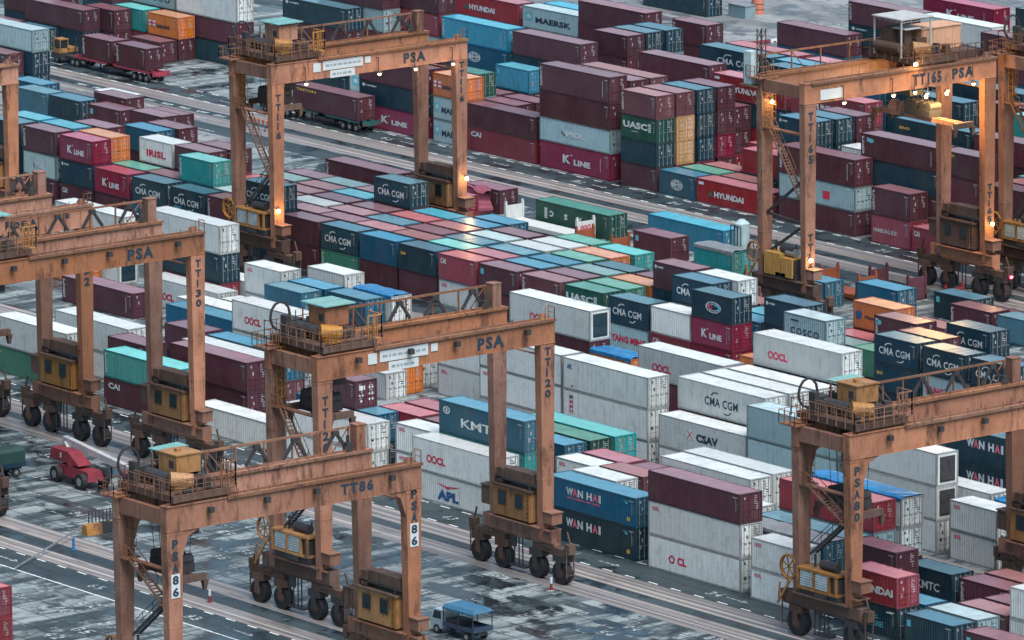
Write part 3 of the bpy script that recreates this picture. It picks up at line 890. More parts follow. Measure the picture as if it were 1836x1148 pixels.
# slot paint: bay lines, stencilled numbers, cross hatching
D_ = Dec(lambda u, v: (u, v, .024)); rs = random.Random(11)
def stencil(x, y, s=1.0):
    for t_, dx in zip(rs.sample(['0','2','4','6','8','1','3','5'], 2), (0, 1.0*s)): D_.text(t_, x+dx, x+dx+.75*s, y, y+1.15*s)
for x in range(-40, 150, 7):
    for r in range(7):
        y = -113.6+2.83*r
        if -113 < y < -96: D_.rect(x, x+1.4, y-.06, y+.06); D_.rect(x-.06, x+.06, y-.5, y+.5)
        if rs.random() < .35: stencil(x+1.5, y+.7)
for x in range(30, 130, 7):
    for r in range(7):
        y = -146+2.83*r
        D_.rect(x, x+1.4, y-.06, y+.06); D_.rect(x-.06, x+.06, y-.5, y+.5)
        if rs.random() < .55: stencil(x+1.2, y+.5, 1.25)
for y in (-85.4, -123.8, 22.4):
    for x in range(-200, 200, 17):
        stencil(x+rs.uniform(0, 5), y-.6, 1.0)
        D_.poly([(x+7,y-.1),(x+9,y-.1),(x+9,y-.4),(x+9.8,y),(x+9,y+.4),(x+9,y+.1),(x+7,y+.1)])
for (x0,x1,y0,y1) in ((-150,-90,-6,-5.7),(-150,-95,3,3.3),(-170,-92,10,10.3)): D_.rect(x0,x1,y0,y1)
for i in range(9): D_.rect(-128+3.4*i, -126+3.4*i, 16.2, 16.9); D_.rect(-128+3.4*i, -126+3.4*i, 13.9, 14.3)
for i in range(14): D_.rect(-112+4*i, -110+4*i, 88+.0*i, 88.7)
for i in range(7): D_.rect(-104+.3*i, -80+.3*i, 108+2.4*i, 108.5+2.4*i)
m_ = D_.mesh(); struct(obj('slot_marking', m_, SLOTP))
# wet, oil-dark bays of the empty block
WET = ground_mat('wet_concrete', (.022,.03,.036), (.05,.06,.066), (.012,.016,.02), .06, .35, (.1,.2,1))
def blob(x0, x1, y0, y1, k):
    r_ = random.Random(k); n = 40; cx, cy = (x0+x1)/2, (y0+y1)/2; P = []
    for i in range(n):
        a = 2*math.pi*i/n; q = (abs(math.cos(a))**4+abs(math.sin(a))**4)**-.25*r_.uniform(.84,1.06)
        P.append((cx+(x1-x0)/2*q*math.cos(a), cy+(y1-y0)/2*q*math.sin(a), .006))
    return P
b = MB()
for k, (x0,x1,y0,y1) in enumerate(((93,103,-103,-100.6),(101,108,-100.2,-98),(106,111,-97.6,-95.8),(93,99,-98.5,-96),(116,124,-103,-100),(122,130,-107,-104),(110,116,-106,-104.5),
    (74,80,-98,-95.5),(40,52,-104,-101),(30,40,-99,-97),(45,60,-109,-107),(60,72,-113,-111.5),(112,119,-99.5,-97.8),(67,71,-97.5,-94.8),(20,30,-108,-103),(55,66,-103,-101.5))): b.quad(*blob(x0,x1,y0,y1,k))
struct(b.build('wet_patch', WET))
# ------------------------------------------------------------------ rubber-tyred gantry cranes
CP = paint('crane_orange_paint', (.385,.165,.100), .75, .6, (.08,.04,.028), crane=True)
CP2 = paint('crane_faded_paint', (.26,.122,.084), .7, .65, (.06,.035,.028), crane=True)
CYEL = paint('crane_yellow_paint', (.38,.175,.055), .8, .55, (.06,.04,.03), crane=True)
RAILP = paint('rusty_rail_paint', (.24,.11,.065), .8, .65, (.05,.03,.025), crane=True)
BROWN = paint('brown_rusty_steel', (.105,.060,.046), .8, .7, (.02,.017,.017), crane=True)
TEALR = paint('pale_teal_roof_paint', (.16,.34,.32), .7, .5)
SIGN = plain('white_sign_board', (.50,.54,.56), .5, var=.08)
LOUV = plain('pale_louvre_panel', (.40,.47,.49), .5, var=.35)
def emis(name, c, s):
    m, t, p = nodes(name); p.inputs['Emission Color'].default_value = (*c, 1); p.inputs['Emission Strength'].default_value = s
    p.inputs['Base Color'].default_value = (.8,.7,.5,1); return m
LAMP = emis('lit_lamp_glass', (1.0,.72,.30), 9)
LAMPR = emis('red_lamp_glass', (1.0,.03,.05), 6)
def bulb(name, parent, loc, energy, target=None, r_=.25, mat=None):
    b = MB(); n = 8
    for i in range(3): b.cyl((0,0,-.16+.1*i),(0,0,-.06+.1*i), r_*(.75,1,.75)[i], n)
    o = b.build(name, mat or LAMP, parent, loc)
    if energy:
        l = bpy.data.lights.new('lamp_glow', 'POINT'); l.energy = energy; l.color = (1.0,.62,.22); l.shadow_soft_size = .3
        q = bpy.data.objects.new('lamp_glow', l); COL.objects.link(q); q.parent = o; q.location = (.55,0,-.1)
    return o
def fx(x): return lambda u, v: (x, u, v)          # +X face frame: u along Y
def crane(label, X, Yl, H, num, girder=(), legs=(), tro='left', spread=None, signs=False, lit=False, cab=True, leftlegs=True, knee=False, span=23.2, group='gantry cranes'):
    t65 = tro == 'right'; s = span/2; t = thing('gantry_crane', label, 'crane', (X, Yl+s, 0), 0, group)
    G = 3.25
    for y in (-s, s):
        for x in (-G, G):
            b = MB(); b.taper((x-.38,x+.38,y-.55,y+.55,3.6), (x-.42,x+.42,y-.75,y+.75,H-1.95))
            b.box(x-.44,x+.44,y-.78,y+.78,H-2.25,H-2.12)
            b.box(x-.41,x+.41,y-.63,y+.63,8.6,8.72)
            lg = b.build('leg', CP if x > 0 else CP2, t)
            tx = legs if isinstance(legs, dict) else {}
            key = ('L' if y < 0 else 'R')+('F' if x > 0 else 'B')
            if key in tx:
                for (txt, zt, hh, plate) in tx[key]:
                    n = len(txt); D = Dec(fx(x+.44))
                    for i, ch in enumerate(txt): D.text(ch, y-.30 if ch not in '1I' else y-.17, y+.30 if ch not in '1I' else y+.0, zt-(i+1)*hh*1.32+.3*hh, zt-i*hh*1.32, bold=.045)
                    obj('lettering', D.mesh(), DARK, lg)
                    if plate:
                        p0 = len(txt)-2; D2 = Dec(fx(x+.432)); D2.rect(y-.42, y+.42, zt-n*hh*1.32+.12, zt-p0*hh*1.32+.12); obj('number_plate', D2.mesh(), SIGN, lg)
    for x in (-G, G):
        b = MB(); b.box(x-.40,x+.40,-s-.78,s+.78,H-1.95,H)
        n = 13
        for i in range(1, n):
            y = -s+2*s*i/n; b.box(x+.40,x+.412,y-.03,y+.03,H-1.9,H-.05)
        b.box(x-.46,x+.46,-s-.80,s+.80,H-1.99,H-1.93) ; b.box(x-.50,x+.50,-s-.80,s+.80,H,H+.07)
        if knee:
            for y in (-s, s):
                k = 1 if y < 0 else -1
                b.quad((x+.36,y+k*.7,H-1.95),(x+.36,y+k*2.6,H-1.95),(x+.36,y+k*1.3,H-2.5),(x+.36,y+k*.7,H-4.2)); b.quad((x-.36,y+k*.7,H-1.95),(x-.36,y+k*2.6,H-1.95),(x-.36,y+k*1.3,H-2.5),(x-.36,y+k*.7,H-4.2))
                b.quad((x+.36,y+k*.7,H-4.2),(x-.36,y+k*.7,H-4.2),(x-.36,y+k*1.3,H-2.5),(x+.36,y+k*1.3,H-2.5)); b.quad((x+.36,y+k*2.6,H-1.95),(x-.36,y+k*2.6,H-1.95),(x-.36,y+k*1.3,H-2.5),(x+.36,y+k*1.3,H-2.5))
        gd = b.build('girder', CP, t)
        r_ = MB(); r_.box(x-.06,x+.06,-s-.5,s+.5,H+.07,H+.24); r_.box(x+.42,x+.62,-s+(5 if tro == 'left' else 0),s+.78,H-.12,H+.10); r_.build('crane_rail', RAILP, gd)
        pst = MB()
        for i in range(9):
            y = -s+6+ i*(2*s-6)/9; pst.bar((x+.55,y,H+.1),(x+.55,y,H+.62),.05)
        pst.build('stanchion', RAILP, gd)
        if x > 0:
            for (txt, y0, y1, z0, z1) in girder:
                D = Dec(fx(x+.418)); D.text(txt, y0, y1, H-z0, H-z1, bold=.05, spacing=1.25); obj('lettering', D.mesh(), DARK, gd)
            if signs:
                for nm, (y0,y1,z0,z1) in dict(a=(-s+4.4,-s+5.3,1.25,.35), b=(-s+5.6,-s+10.6,1.2,.25), c=(-s+6.5,-s+9.6,2.05,1.3), d=(-s+10.9,-s+11.6,1.0,.35)).items():
                    q = MB(); q.box(x+.425,x+.47,y0,y1,H-z0,H-z1); sb = q.build('sign_board', SIGN, gd)
                    if nm in 'bc':
                        D = Dec(fx(x+.478)); rs_ = random.Random(nm)
                        yy = y0+.3
                        while yy < y1-.5:
                            q_ = rs_.uniform(.2,.6); D.rect(yy, min(yy+q_, y1-.25), H-(z0+z1)/2-.12, H-(z0+z1)/2+.10); yy += q_+.14
                        obj('lettering', D.mesh(), plain('faded_grey_lettering', (.25,.30,.33)) if 'faded_grey_lettering' not in bpy.data.materials else bpy.data.materials['faded_grey_lettering'], sb)
            if signs == 'one':
                pass
            for i, y in enumerate((-s+3.2,-s+8.6,-s+13.4,-s+20.8) if not lit else lit):
                q = MB(); q.bar((x+.42,y,H-.6),(x+.75,y,H-.6),.08); q.box(x+.6,x+1.0,y-.22,y+.22,H-.85,H-.4) if not lit else q.bar((x+.72,y,H-.6),(x+.72,y,H-2.05),.06)
                lp = q.build('floodlight', DKST, gd)
                if lit: q2 = MB(); q2.taper((x+.6,x+1.1,y-.25,y+.25,H-2.15),(x+.65,x+.95,y-.15,y+.15,H-1.95)); q2.build('lamp_shade', DKST, lp); bulb('lamp_glass', lp, (x+.85,y,H-2.22), 26, r_=.15)
        else:
            # festoon beam with its cable loops on the far girder
            b = MB(); y0 = -s+5.6 if tro == 'left' else -s; y1 = s-1.0
            n = 6; fr = b
            for i in range(n+1):
                y = y0+(y1-y0)*i/n; fr.bar((x-.35,y,H),(x-.35,y,H+1.95),.12)
                if i in (0, 1, n): fr.bar((x-.35,y,H+1.9),(x-.35,y+1.6 if i < n else y-1.6,H+.1),.08)
            fr.bar((x-.35,y0-.5,H+1.95),(x-.35,y1+.2,H+1.95),.17)
            ff = fr.build('festoon_frame', RAILP, gd)
            if tro == 'left':
                for i, y in enumerate((y0+2.2, y0+7.5, y0+11.2, y0+15.2)):
                    q = MB(); q.bar((x-.2,y,H+1.8),(x-.2,y-1.1,H+.25),.16,.26); q.bar((x-.2,y,H+1.8),(x-.2,y+1.1,H+.25),.16,.26); q.box(x-.35,x-.05,y-.3,y+.3,H+1.45,H+1.85)
                    q.build('festoon_cable', DKST, ff)
            q = MB(); q.box(x-.45,x+.45,s-.75,s+.15,H+.07,H+2.15); q.box(x-.5,x+.5,s-.8,s+.2,H+2.15,H+2.22); q.build('end_cabinet', CP2, gd)
            q = MB(); q.box(x-.3,x+.3,s-1.6,s-1.0,H+.1,H+.8); q.bar((x,s-1.3,H+.7),(x,s-1.3,H+1.4),.2); q.build('buffer', DKST, gd)
    q = MB(); q.rail([(G+.4,s-.2,H+.07),(G+.4,s+.75,H+.07),(G-.4,s+.75,H+.07)],1.0,.05); q.taper((G-.35,G+.35,s-.6,s+.2,H+.07),(G-.2,G+.2,s-.4,s,H+.55)); q.build('girder_end_railing', RAILP, t)
    # ties
    b = MB()
    b.box(-G+.40,G-.40,-s-.7,-s-.2,H-1.5,H-.25); b.build('end_beam', CP2, t)
    q = MB(); q.cyl((-G+.3,-s,H-5.2),(G-.3,-s,H-5.2),.17,8); q.cyl((-G+.3,s,H-3.1),(G-.3,s,H-3.1),.08,6); q.build('tie_tube', CP, t)
    # walkway brackets and ladders on the left legs
    q = MB(); q.box(-G-1.1,-G+.9,-s-1.5,-s+1.0,H-.2,H-.08); q.rail([(-G-1.1,-s-1.5,H-.08),(-G+.9,-s-1.5,H-.08),(-G+.9,-s+1.0,H-.08)],1.1,.05,.7); q.rail([(-G-1.1,-s-1.5,H-.08),(-G-1.1,-s+1.0,H-.08)],1.1,.05,.7); q.build('walkway', RAILP, t)
    q = MB()
    for k in (-.28,.28): q.bar((-G+.62,-s+k,H-5.0),(-G+.62,-s+k,H+.9),.05)
    for i in range(16): q.bar((-G+.62,-s-.28,H-4.8+.35*i),(-G+.62,-s+.28,H-4.8+.35*i),.04)
    for i in range(7):
        z = H-4.2+.7*i; q.bar((-G+.62,-s-.3,z),(-G+1.3,-s-.3,z),.04); q.bar((-G+1.3,-s-.3,z),(-G+1.3,-s+.3,z),.04); q.bar((-G+1.3,-s+.3,z),(-G+.62,-s+.3,z),.04)
    for k in (-.3,0,.3): q.bar((-G+1.3,-s+k,H-4.2),(-G+1.3,-s+k,H),.035)
    q.build('ladder', CYEL if not knee else RAILP, t)
    def flight(p, q_):
        b = MB(); p, q_ = Vector(p), Vector(q_); n = int((p-q_).length/.34)
        for k in (-.35,.35):
            o = Vector((0,k,0)); b.bar(p+o,q_+o,.09,.18); b.bar(p+o+Vector((0,0,.95)),q_+o+Vector((0,0,.95)),.05)
            for i in range(0,n,5): c = p.lerp(q_,i/n)+o; b.bar(c,c+Vector((0,0,.95)),.04)
        for i in range(n): c = p.lerp(q_,(i+.5)/n); b.box(c.x-.13,c.x+.13,c.y-.35,c.y+.35,c.z-.02,c.z+.02)
        return b
    zt = H-5.0; zm = max(10.5, H-11.2)
    flight((-G+1.1,-s-.1,zt),(G-.9,-s-.1,zm)).build('stair', RAILP, t)
    if zm > 9 and not t65: flight((G-1.0,-s+.15,zm-.1),(-G+1.3,-s+.15,7.1)).build('stair', DKST, t)
    q = MB(); q.box(G-1.1,G-.4,-s-.7,-s+.7,zm-.15,zm-.05); q.box(-G+.4,-G+1.3,-s-.7,-s+.7,zt-.15,zt-.02); q.rail([(-G+.4,-s-.7,zt),(-G+1.3,-s-.7,zt)],1.0,.05,.5); q.build('stair_landing', RAILP, t)
    # sills, houses, wheels
    for y in (-s, s):
        b = MB(); b.box(-4.7,4.7,y-.5,y+.5,3.35 if not (knee and y < 0) else 2.7,4.5 if not (knee and y < 0) else 3.7); b.box(-4.9,4.9,y-.35,y+.35,3.1 if not (knee and y < 0) else 2.5,3.34 if not (knee and y < 0) else 2.69); zz_ = 4.5 if not (knee and y < 0) else 3.7; b.box(-3.4,3.4,y-.95,y+.95,zz_,zz_+.1)
        b.build('sill_beam', CP2 if y > 0 and not t65 else (CP if y > 0 else BROWN), t)
        if y > 0:
            b = MB(); b.box(-G+.42,G-.95,y-.85,y+.85,4.8,7.35)
            h = b.build('electrical_house', CYEL if not t65 else BROWN, t)
            q = MB(); q.box(-G+.40,G-.80,y-1.05,y+1.05,7.35,7.5); q.build('roof', BROWN, h)
            for x in (-1.55,.75):
                q = MB(); q.box(x-.55,x+.55,y-.90,y-.853,5.75,7.0)
                wf = q.build('window_frame', BROWN, h); q = MB(); q.box(x-.47,x+.47,y-.93,y-.90,5.83,6.92); q.build('pane', GLASS, wf)
            q = MB()
            for k in (0,.45): q.bar((1.75+k,y-.92,4.8),(1.75+k,y-.92,7.4),.07)
            for i in range(7): q.bar((1.75,y-.92,5+.36*i),(2.2,y-.92,5+.36*i),.05)
            q.build('ladder', CYEL, h)
            q = MB(); q.box(-1.5,2.3,y-.6,y+.6,8.05,8.9); q.box(-2.5,-1.8,y-.7,y+.5,7.6,8.8); rb = q.build('resistor_box', BROWN, t)
            q = MB(); q.box(-G+.42,G-.45,y-.7,y+.8,7.9,8.04); q.bar((-2,y-.7,7.5),(-2,y-.7,8),.12); q.bar((2,y-.7,7.5),(2,y-.7,8),.12); q.build('resistor_deck', DKST, rb)
            q = MB(); q.box(-G-1.5,-G-.45,y-.6,y+.5,5.3,6.9); q.box(-G-1.6,-G-.4,y-.7,y+.6,6.9,7.0); q.build('side_cabinet', BROWN, t)
        else:
            b = MB(); b.box(-G+.45,G-1.1,y-.9,y+.9,5.2,5.4); b.box(-G+.45,G-1.1,y-.9,y+.9,6.8,7.0)
            for x in (-G+.5,-.75,1.15,G-1.25): b.box(x-.1,x+.1,y-.9,y-.7,5.4,6.8); b.box(x-.1,x+.1,y+.7,y+.9,5.4,6.8)
            if t65:
                b = MB(); b.box(-2.3,.1,y-.9,y+.9,4.8,7.0); b.box(.25,1.9,y-.9,y+.9,4.8,6.7)
                for k in (-1.5,-.7,1.1): b.box(k-.02,k+.02,y-.93,y-.9,4.9,6.6)
                e = b.build('engine_house', paint('tan_engine_house_paint', (.36,.19,.08), .7, .55), t)
                q = MB(); q.cyl((.3,y,7.15),(1.6,y,7.15),.42,10); q.build('air_tank', GALV, e)
                q = MB()
                for (xa,za,xb,zb) in ((-2.9,16.2,2.9,13.2),(2.9,13.2,-2.9,9.8)): pass
                q.bar((-2.9,y,10.6),(2.9,y,14.8),.24); q.bar((-2.9,y,10.6),(2.9,y,10.2),.22); q.bar((2.9,y,10.2),(-2.9,y,6.6),.24); q.build('brace', DKST, t)
            else: e = b.build('engine_frame', CYEL, t)
            for x0, x1 in () if t65 else ((-2.45,-.95),(-.55,.95)):
                q = MB(); q.box(x0,x1,y-.80,y-.72,5.45,6.75)
                for i in range(6): q.box(x0,x1,y-.86,y-.80,5.5+.21*i,5.62+.21*i)
                q.build('louvre_panel', LOUV, e)
            q = MB(); q.box(-G+.55,G-1.2,y-.7,y+.8,5.3,6.6); q.cyl((-.6,y,7.4),(1.4,y,7.4),.38,10); q.bar((-1.5,y,7.0),(-1.5,y,8.1),.14); q.bar((1.2,y+.3,7.0),(1.2,y+.3,8.0),.1); q.build('engine', DKST, e)
            q = MB(); q.box(-2.6,2.2,y-.75,y+.75,4.62,5.18); q.box(-.6,.9,y-.9,y-.76,4.7,5.15); q.build('fuel_tank', DKST, t)
            # cable reel with its arm
            q = MB()
            for i in range(14):
                a = 2*math.pi*i/14; c = 2*math.pi*(i+1)/14
                q.bar((-G-1.0+1.0*math.cos(a),y-.5,6.6+1.0*math.sin(a)),(-G-1.0+1.0*math.cos(c),y-.5,6.6+1.0*math.sin(c)),.3,.14)
                if i % 2 == 0: q.bar((-G-1.0,y-.5,6.6),(-G-1.0+1.0*math.cos(a),y-.5,6.6+1.0*math.sin(a)),.08)
            cr = q.build('cable_reel', CYEL, t)
            if knee:
                for ch in t.children:
                    if ch.name.split('.')[0] in ('engine_frame','engine','fuel_tank','cable_reel') and ch.parent == t: ch.location.z = -.95
            q = MB(); q.bar((-G-.6,y-.7,5.6),(-G-2.2,y-.7,3.4),.16); q.bar((-G-1.9,y-.7,5.2),(-G-2.1,y-.7,3.5),.12); q.build('reel_arm', CYEL, cr)
        q = MB(); q.box(G+.45,G+1.55,y-.55,y+.55,5.0,5.95); q.box(G+.4,G+1.65,y-.65,y+.65,5.95,6.02); q.box(G+.5,G+1.3,y-.7,y+.7,4.4,4.48); q.build('foot_cabinet', CP2, t)
        for xb, xs in ((-3.95,(-5.55,-2.35)),(3.95,(2.35,5.55))) if not knee else ((-3.5,(-3.5,)),(3.5,(3.5,))):
            q = MB(); q.box(xb-(1.1 if knee else 2.0),xb+(1.1 if knee else 2.0),y-.38,y+.38,2.55,3.08); q.box(xb-.6,xb+.6,y-.45,y+.45,2.9,3.35)
            bg_ = q.build('bogie', BROWN, t)
            for xw in xs:
                q = MB(); q.box(xw-.75,xw+.75,y-.50,y+.50,1.95,2.55); q.box(xw-.28,xw+.28,y-.52,y-.42,.85,2.2); q.box(xw-.28,xw+.28,y+.42,y+.52,.85,2.2); q.build('wheel_fork', DKST if (xw > 0) else BROWN, bg_)
                wr = .98 if not knee else 1.12
                wl = MB(); wl.cyl((xw,y-.36,wr),(xw,y+.36,wr),wr,24)
                wh = wl.build('wheel', BLACK, bg_)
                q = MB(); q.cyl((xw,y-.39,.98),(xw,y+.39,.98),.42,12); q.build('hub', BROWN, wh)
            xe = xb+((1.7 if knee else 2.6)*(1 if xb > 0 else -1)); q = MB()
            q.box(min(xe,xb),max(xe,xb),y-.3,y+.3,2.5,2.75); q.bar((xe,y-.4,.7),(xe,y-.4,3.0),.09); q.bar((xe,y+.4,.7),(xe,y+.4,3.0),.09); q.bar((xe,y-.4,.9),(xe,y+.4,.9),.07)
            q.box(xe-.3,xe+.3,y-.35,y+.35,2.75,3.6); q.bar((xe,y,3.6),(xe-.4*(1 if xe > 0 else -1),y,4.6),.12); q.build('bumper', BROWN, bg_)
        q = MB()
        for k in (-1.2,-.6,.0,.5): q.bar((k,y-.3,3.1),(k,y-.3,.5),.09)
        q.box(-1.4,.7,y-.35,y+.35,.45,.6); q.box(-1.0,-.4,y-.4,y-.2,2.2,3.1); q.build('anchor_frame', DKST, t)
    # trolley
    TR = MB(); yc = {'left': -s+2.4, 'right': s-7.2}[tro]
    TR.box(-G-.35,G+.55,yc-2.6,yc-2.2,H+.3,H+.85); TR.box(-G-.35,G+.55,yc+2.5,yc+2.9,H+.3,H+.85)
    for x in (-G-.3,-1.3,1.3,G+.1): TR.box(x,x+.35,yc-2.2,yc+2.5,H+.3,H+.80)
    TR.box(-G+.1,G-.1,yc-2.2,yc+2.5,H+.80,H+.86)
    tb = TR.build('trolley_frame', BROWN, t)
    q = MB(); q.rail([(G+.75,yc-3.0,H+.5),(G+.75,yc+3.3,H+.5)],1.5,.06,1.05); q.rail([(-G-.6,yc-3.0,H+.5),(G+.75,yc-3.0,H+.5)],1.5,.06,1.1); q.rail([(-G-.6,yc-3.0,H+.5),(-G-.6,yc+3.3,H+.5)],1.4,.06,1.3); q.build('trolley_railing', RAILP, tb)
    q = MB(); q.cyl((-1.7,yc-1.1,H+1.55),(1.4,yc-1.1,H+1.55),.52,12); q.cyl((-1.9,yc+1.2,H+1.5),(.6,yc+1.2,H+1.5),.48,12); q.box(-3.0,-1.9,yc-1.7,yc-.4,H+.86,H+2.1); q.box(-2.9,-2.0,yc+.6,yc+1.9,H+.86,H+2.0)
    q.box(1.3,2.2,yc+.5,yc+1.8,H+.86,H+1.7); q.build('hoist_gear', DKST, tb)
    q = MB(); q.cyl((2.1,yc-1.7,H+1.75),(2.9,yc-.1,H+1.55),.66,12,.6); q.box(1.8,3.2,yc-1.6,yc-.2,H+.86,H+1.2); q.build('hoist_motor', CYEL, tb)
    rc = random.Random(num+'c'); q = MB(); q2 = MB()
    for i in range(26):
        x = rc.uniform(-3.3,3.2); y = yc+rc.uniform(-2.1,2.4); z = H+.86
        if -1.3 < x < 1.8 and yc-.8 < y < yc+1.9: z = H+.86
        w1, w2, h = rc.uniform(.1,.4), rc.uniform(.1,.4), rc.uniform(.3,1.3)
        (q if i % 3 else q2).box(x-w1,x+w1,y-w2,y+w2,z+.001*i,z+h)
    for i in range(9):
        x = rc.uniform(-3.2,3.2); y = yc+rc.uniform(-2.2,2.6); q.bar((x,y,H+.9),(x+rc.uniform(-1,1),y+rc.uniform(-1,1),H+rc.uniform(1.6,2.9)),.07)
    q.build('motor_boxes', DKST, tb); q2.build('junction_boxes', BROWN, tb)
    q = MB(); q.rail([(G+.15,yc-2.6,H+.86),(G+.15,yc+2.4,H+.86)],1.1,.05,.8); q.rail([(-1.2,yc-2.7,H+.86),(G+.15,yc-2.7,H+.86)],1.25,.05,.7); q.build('inner_railing', RAILP, tb)
    if tro == 'left':
        q = MB(); q.box(-.9,1.5,yc-.6,yc+1.7,H+1.9,H+3.35); q.box(-1.0,1.6,yc-.7,yc+1.8,H+3.35,H+3.45); q.box(.2,.6,yc+.1,yc+.5,H+3.45,H+3.7)
        for x in (-.8,1.35): q.bar((x,yc-.5,H+.86),(x,yc-.5,H+1.9),.15); q.bar((x,yc+1.6,H+.86),(x,yc+1.6,H+1.9),.15)
        mh = q.build('machinery_house', CP if not knee else CYEL, tb)
        q = MB(); q.box(.5,1.1,yc-.62,yc-.60,H+2.3,H+2.9); q.build('hatch', DKST, mh)
        q = MB()
        if knee: q.quad((-2.6,yc-.4,H+3.3),(-1.0,yc-.4,H+3.3),(-1.0,yc+2.4,H+3.4),(-2.6,yc+2.4,H+3.4)); q.quad((-2.6,yc-.4,H+3.2),(-2.6,yc+2.4,H+3.3),(-1.0,yc+2.4,H+3.3),(-1.0,yc-.4,H+3.2))
        else:
            for x in (-1.5,.25): q.box(x,x+1.6,yc-1.0,yc+2.2,H+3.62,H+3.72)
        cn = q.build('canopy', TEALR, tb)
        q = MB()
        for x, y in ((-1.45,yc-.8),(1.7,yc-.8),(-1.45,yc+2.0),(1.7,yc+2.0)): q.bar((x,y,H+.86),(x,y,H+3.2),.09)
        q.build('canopy_post', RAILP, cn)
        q = MB()
        for i in range(12):
            a = 2*math.pi*i/12; c = 2*math.pi*(i+1)/12
            q.bar((-2.7,yc-2.2+1.0*math.cos(a),H+2.4+1.2*math.sin(a)),(-2.7,yc-2.2+1.0*math.cos(c),H+2.4+1.2*math.sin(c)),.16)
        q.bar((-2.7,yc-2.2,H+.9),(-2.7,yc-2.2,H+1.3),.2); q.box(-2.4,-1.6,yc-2.4,yc-1.9,H+.86,H+2.6); q.build('cable_drum', DKST, tb)
        q = MB(); q.rail([(G+.2,yc+2.2,H+.86),(G+.2,yc+3.6,H+.86),(G-1.6,yc+3.6,H+.86)],1.9,.09,.7); q.box(G-1.4,G+.3,yc+2.4,yc+3.6,H+.7,H+.82); q.build('service_platform', CYEL if not knee else RAILP, tb)
    else:
        q = MB(); q.box(-1.2,1.5,yc+.1,yc+5.2,H+1.1,H+3.3); q.box(-1.3,1.6,yc+0,yc+5.3,H+3.3,H+3.4)
        for k in range(1,5): q.box(1.5,1.53,yc+.1+k*1.0,yc+.16+k*1.0,H+1.1,H+3.3)
        q.build('machinery_house', paint('tan_house_paint', (.50,.27,.15), .7, .55), tb)
        q = MB(); q.box(-2.2,2.2,yc-3.2,yc+1.0,H+4.6,H+4.72); q.box(.2,2.2,yc-2.6,yc-.6,H+3.6,H+3.68)
        for x, y in ((-2,yc-3),(2,yc-3),(-2,yc+.8),(2,yc+.8)): q.bar((x,y,H+.86),(x,y,H+4.6),.14)
        for k in range(6): q.bar((-2.0+.8*k,yc-3.1,H+4.35),(-2.0+.8*k,yc+.9,H+4.35),.07)
        q.build('canopy', plain('pale_canopy_paint', (.42,.42,.42), .5), tb)
        q = MB(); q.box(-1.5,.3,yc-2.6,yc-.4,H+.9,H+3.6); q.box(.4,1.6,yc-2.2,yc-1.2,H+1.0,H+3.4); q.box(.6,2.0,yc-1.0,yc+.3,H+.9,H+2.6); q.cyl((-1.8,yc-2.9,H+1.8),(1.9,yc-2.9,H+1.8),.5,12); q.build('gearbox', BROWN, tb)
        q = MB(); q.rail([(G+.75,yc+2.9,H+.3),(G+.75,yc+6.0,H+.3)],1.5,.07,1.0); q.box(-G,G,yc+2.9,yc+5.8,H+.35,H+1.05); q.build('service_platform', BROWN, tb)
    if cab:
        yk = yc+2.2 if tro == 'left' else yc+1.5
        q = MB(); q.box(-2.6,-.8,yk-.9,yk+.9,H-3.7,H-1.3); q.bar((-1.7,yk,H-1.3),(-1.7,yk,H+.4),.4); q.box(-2.7,-.7,yk-1.0,yk+1.0,H-1.3,H-1.2)
        c_ = q.build('operator_cab', DKST, tb); q = MB(); q.box(-2.5,-.9,yk+.9,yk+.93,H-3.2,H-1.6); q.box(-.8,-.77,yk-.7,yk+.7,H-3.2,H-1.6); q.build('pane', GLASS, c_)
    if spread:
        zs = spread; ys = yc-.1 if tro == 'left' else yc+1.6; hl = 2.7 if tro == 'left' else 6.05
        q = MB(); q.box(-hl,hl,ys-.45,ys-.15,zs+.3,zs+.75); q.box(-hl,hl,ys+.15,ys+.45,zs+.3,zs+.75)
        sp = q.build('spreader', BROWN if tro == 'left' else CP, tb)
        for x in (-hl,hl):
            q = MB(); q.box(x-.22,x+.22,ys-1.2,ys+1.2,zs+.25,zs+.8)
            for k in (-1.15,1.15): q.taper((x-.12,x+.12,ys+k-.12,ys+k+.12,zs-.55),(x-.25,x+.25,ys+k-.25,ys+k+.25,zs+.3))
            q.build('spreader_end', BROWN, sp)
        q = MB(); q.box(-1.9,1.9,ys-.8,ys+.8,zs+.75,zs+1.5)
        for x in (-1.5,-.6,.6,1.5): q.cyl((x,ys-.7,zs+1.75),(x,ys+.7,zs+1.75),.48,12)
        q.build('head_block', DKST, sp)
        if tro != 'left':
            for x in (-4.2,-2.8): q = MB(); q.cyl((x,ys-.3,zs+1.2),(x,ys+.3,zs+1.2),.6,10); q.box(x-.6,x+.6,ys-.4,ys+.4,zs+.75,zs+1.2); q.build('twist_drive', CP, sp)
        q = MB()
        for x in (-1.5,-.6,.6,1.5):
            for k in (-.6,.6): q.bar((x,ys+k,zs+1.7),(x*1.1,ys+k*1.6,H+.4),.035)
        q.build('hoist_rope', DKST, sp)
    return t
s_ = 11.6
crane('orange-brown gantry crane numbered 120, in the middle of the yard', 95.1, -116.2, 22.3, '120', girder=[('PSA',4.2,7.0,1.62,.55)],
      legs=dict(RF=[('TT120',20.0,.68,False)], LF=[('TT120',19.0,.74,False)]), signs=True, spread=16.4)
crane('orange-brown gantry crane numbered 130, left behind the red boom lift', 43.8, -115.3, 22.0, '130', girder=[('PSA',4.0,6.8,1.62,.55)],
      legs=dict(RF=[('TT130',19.6,.68,False)], LF=[('TT130',19,.7,False)]), spread=15.0)
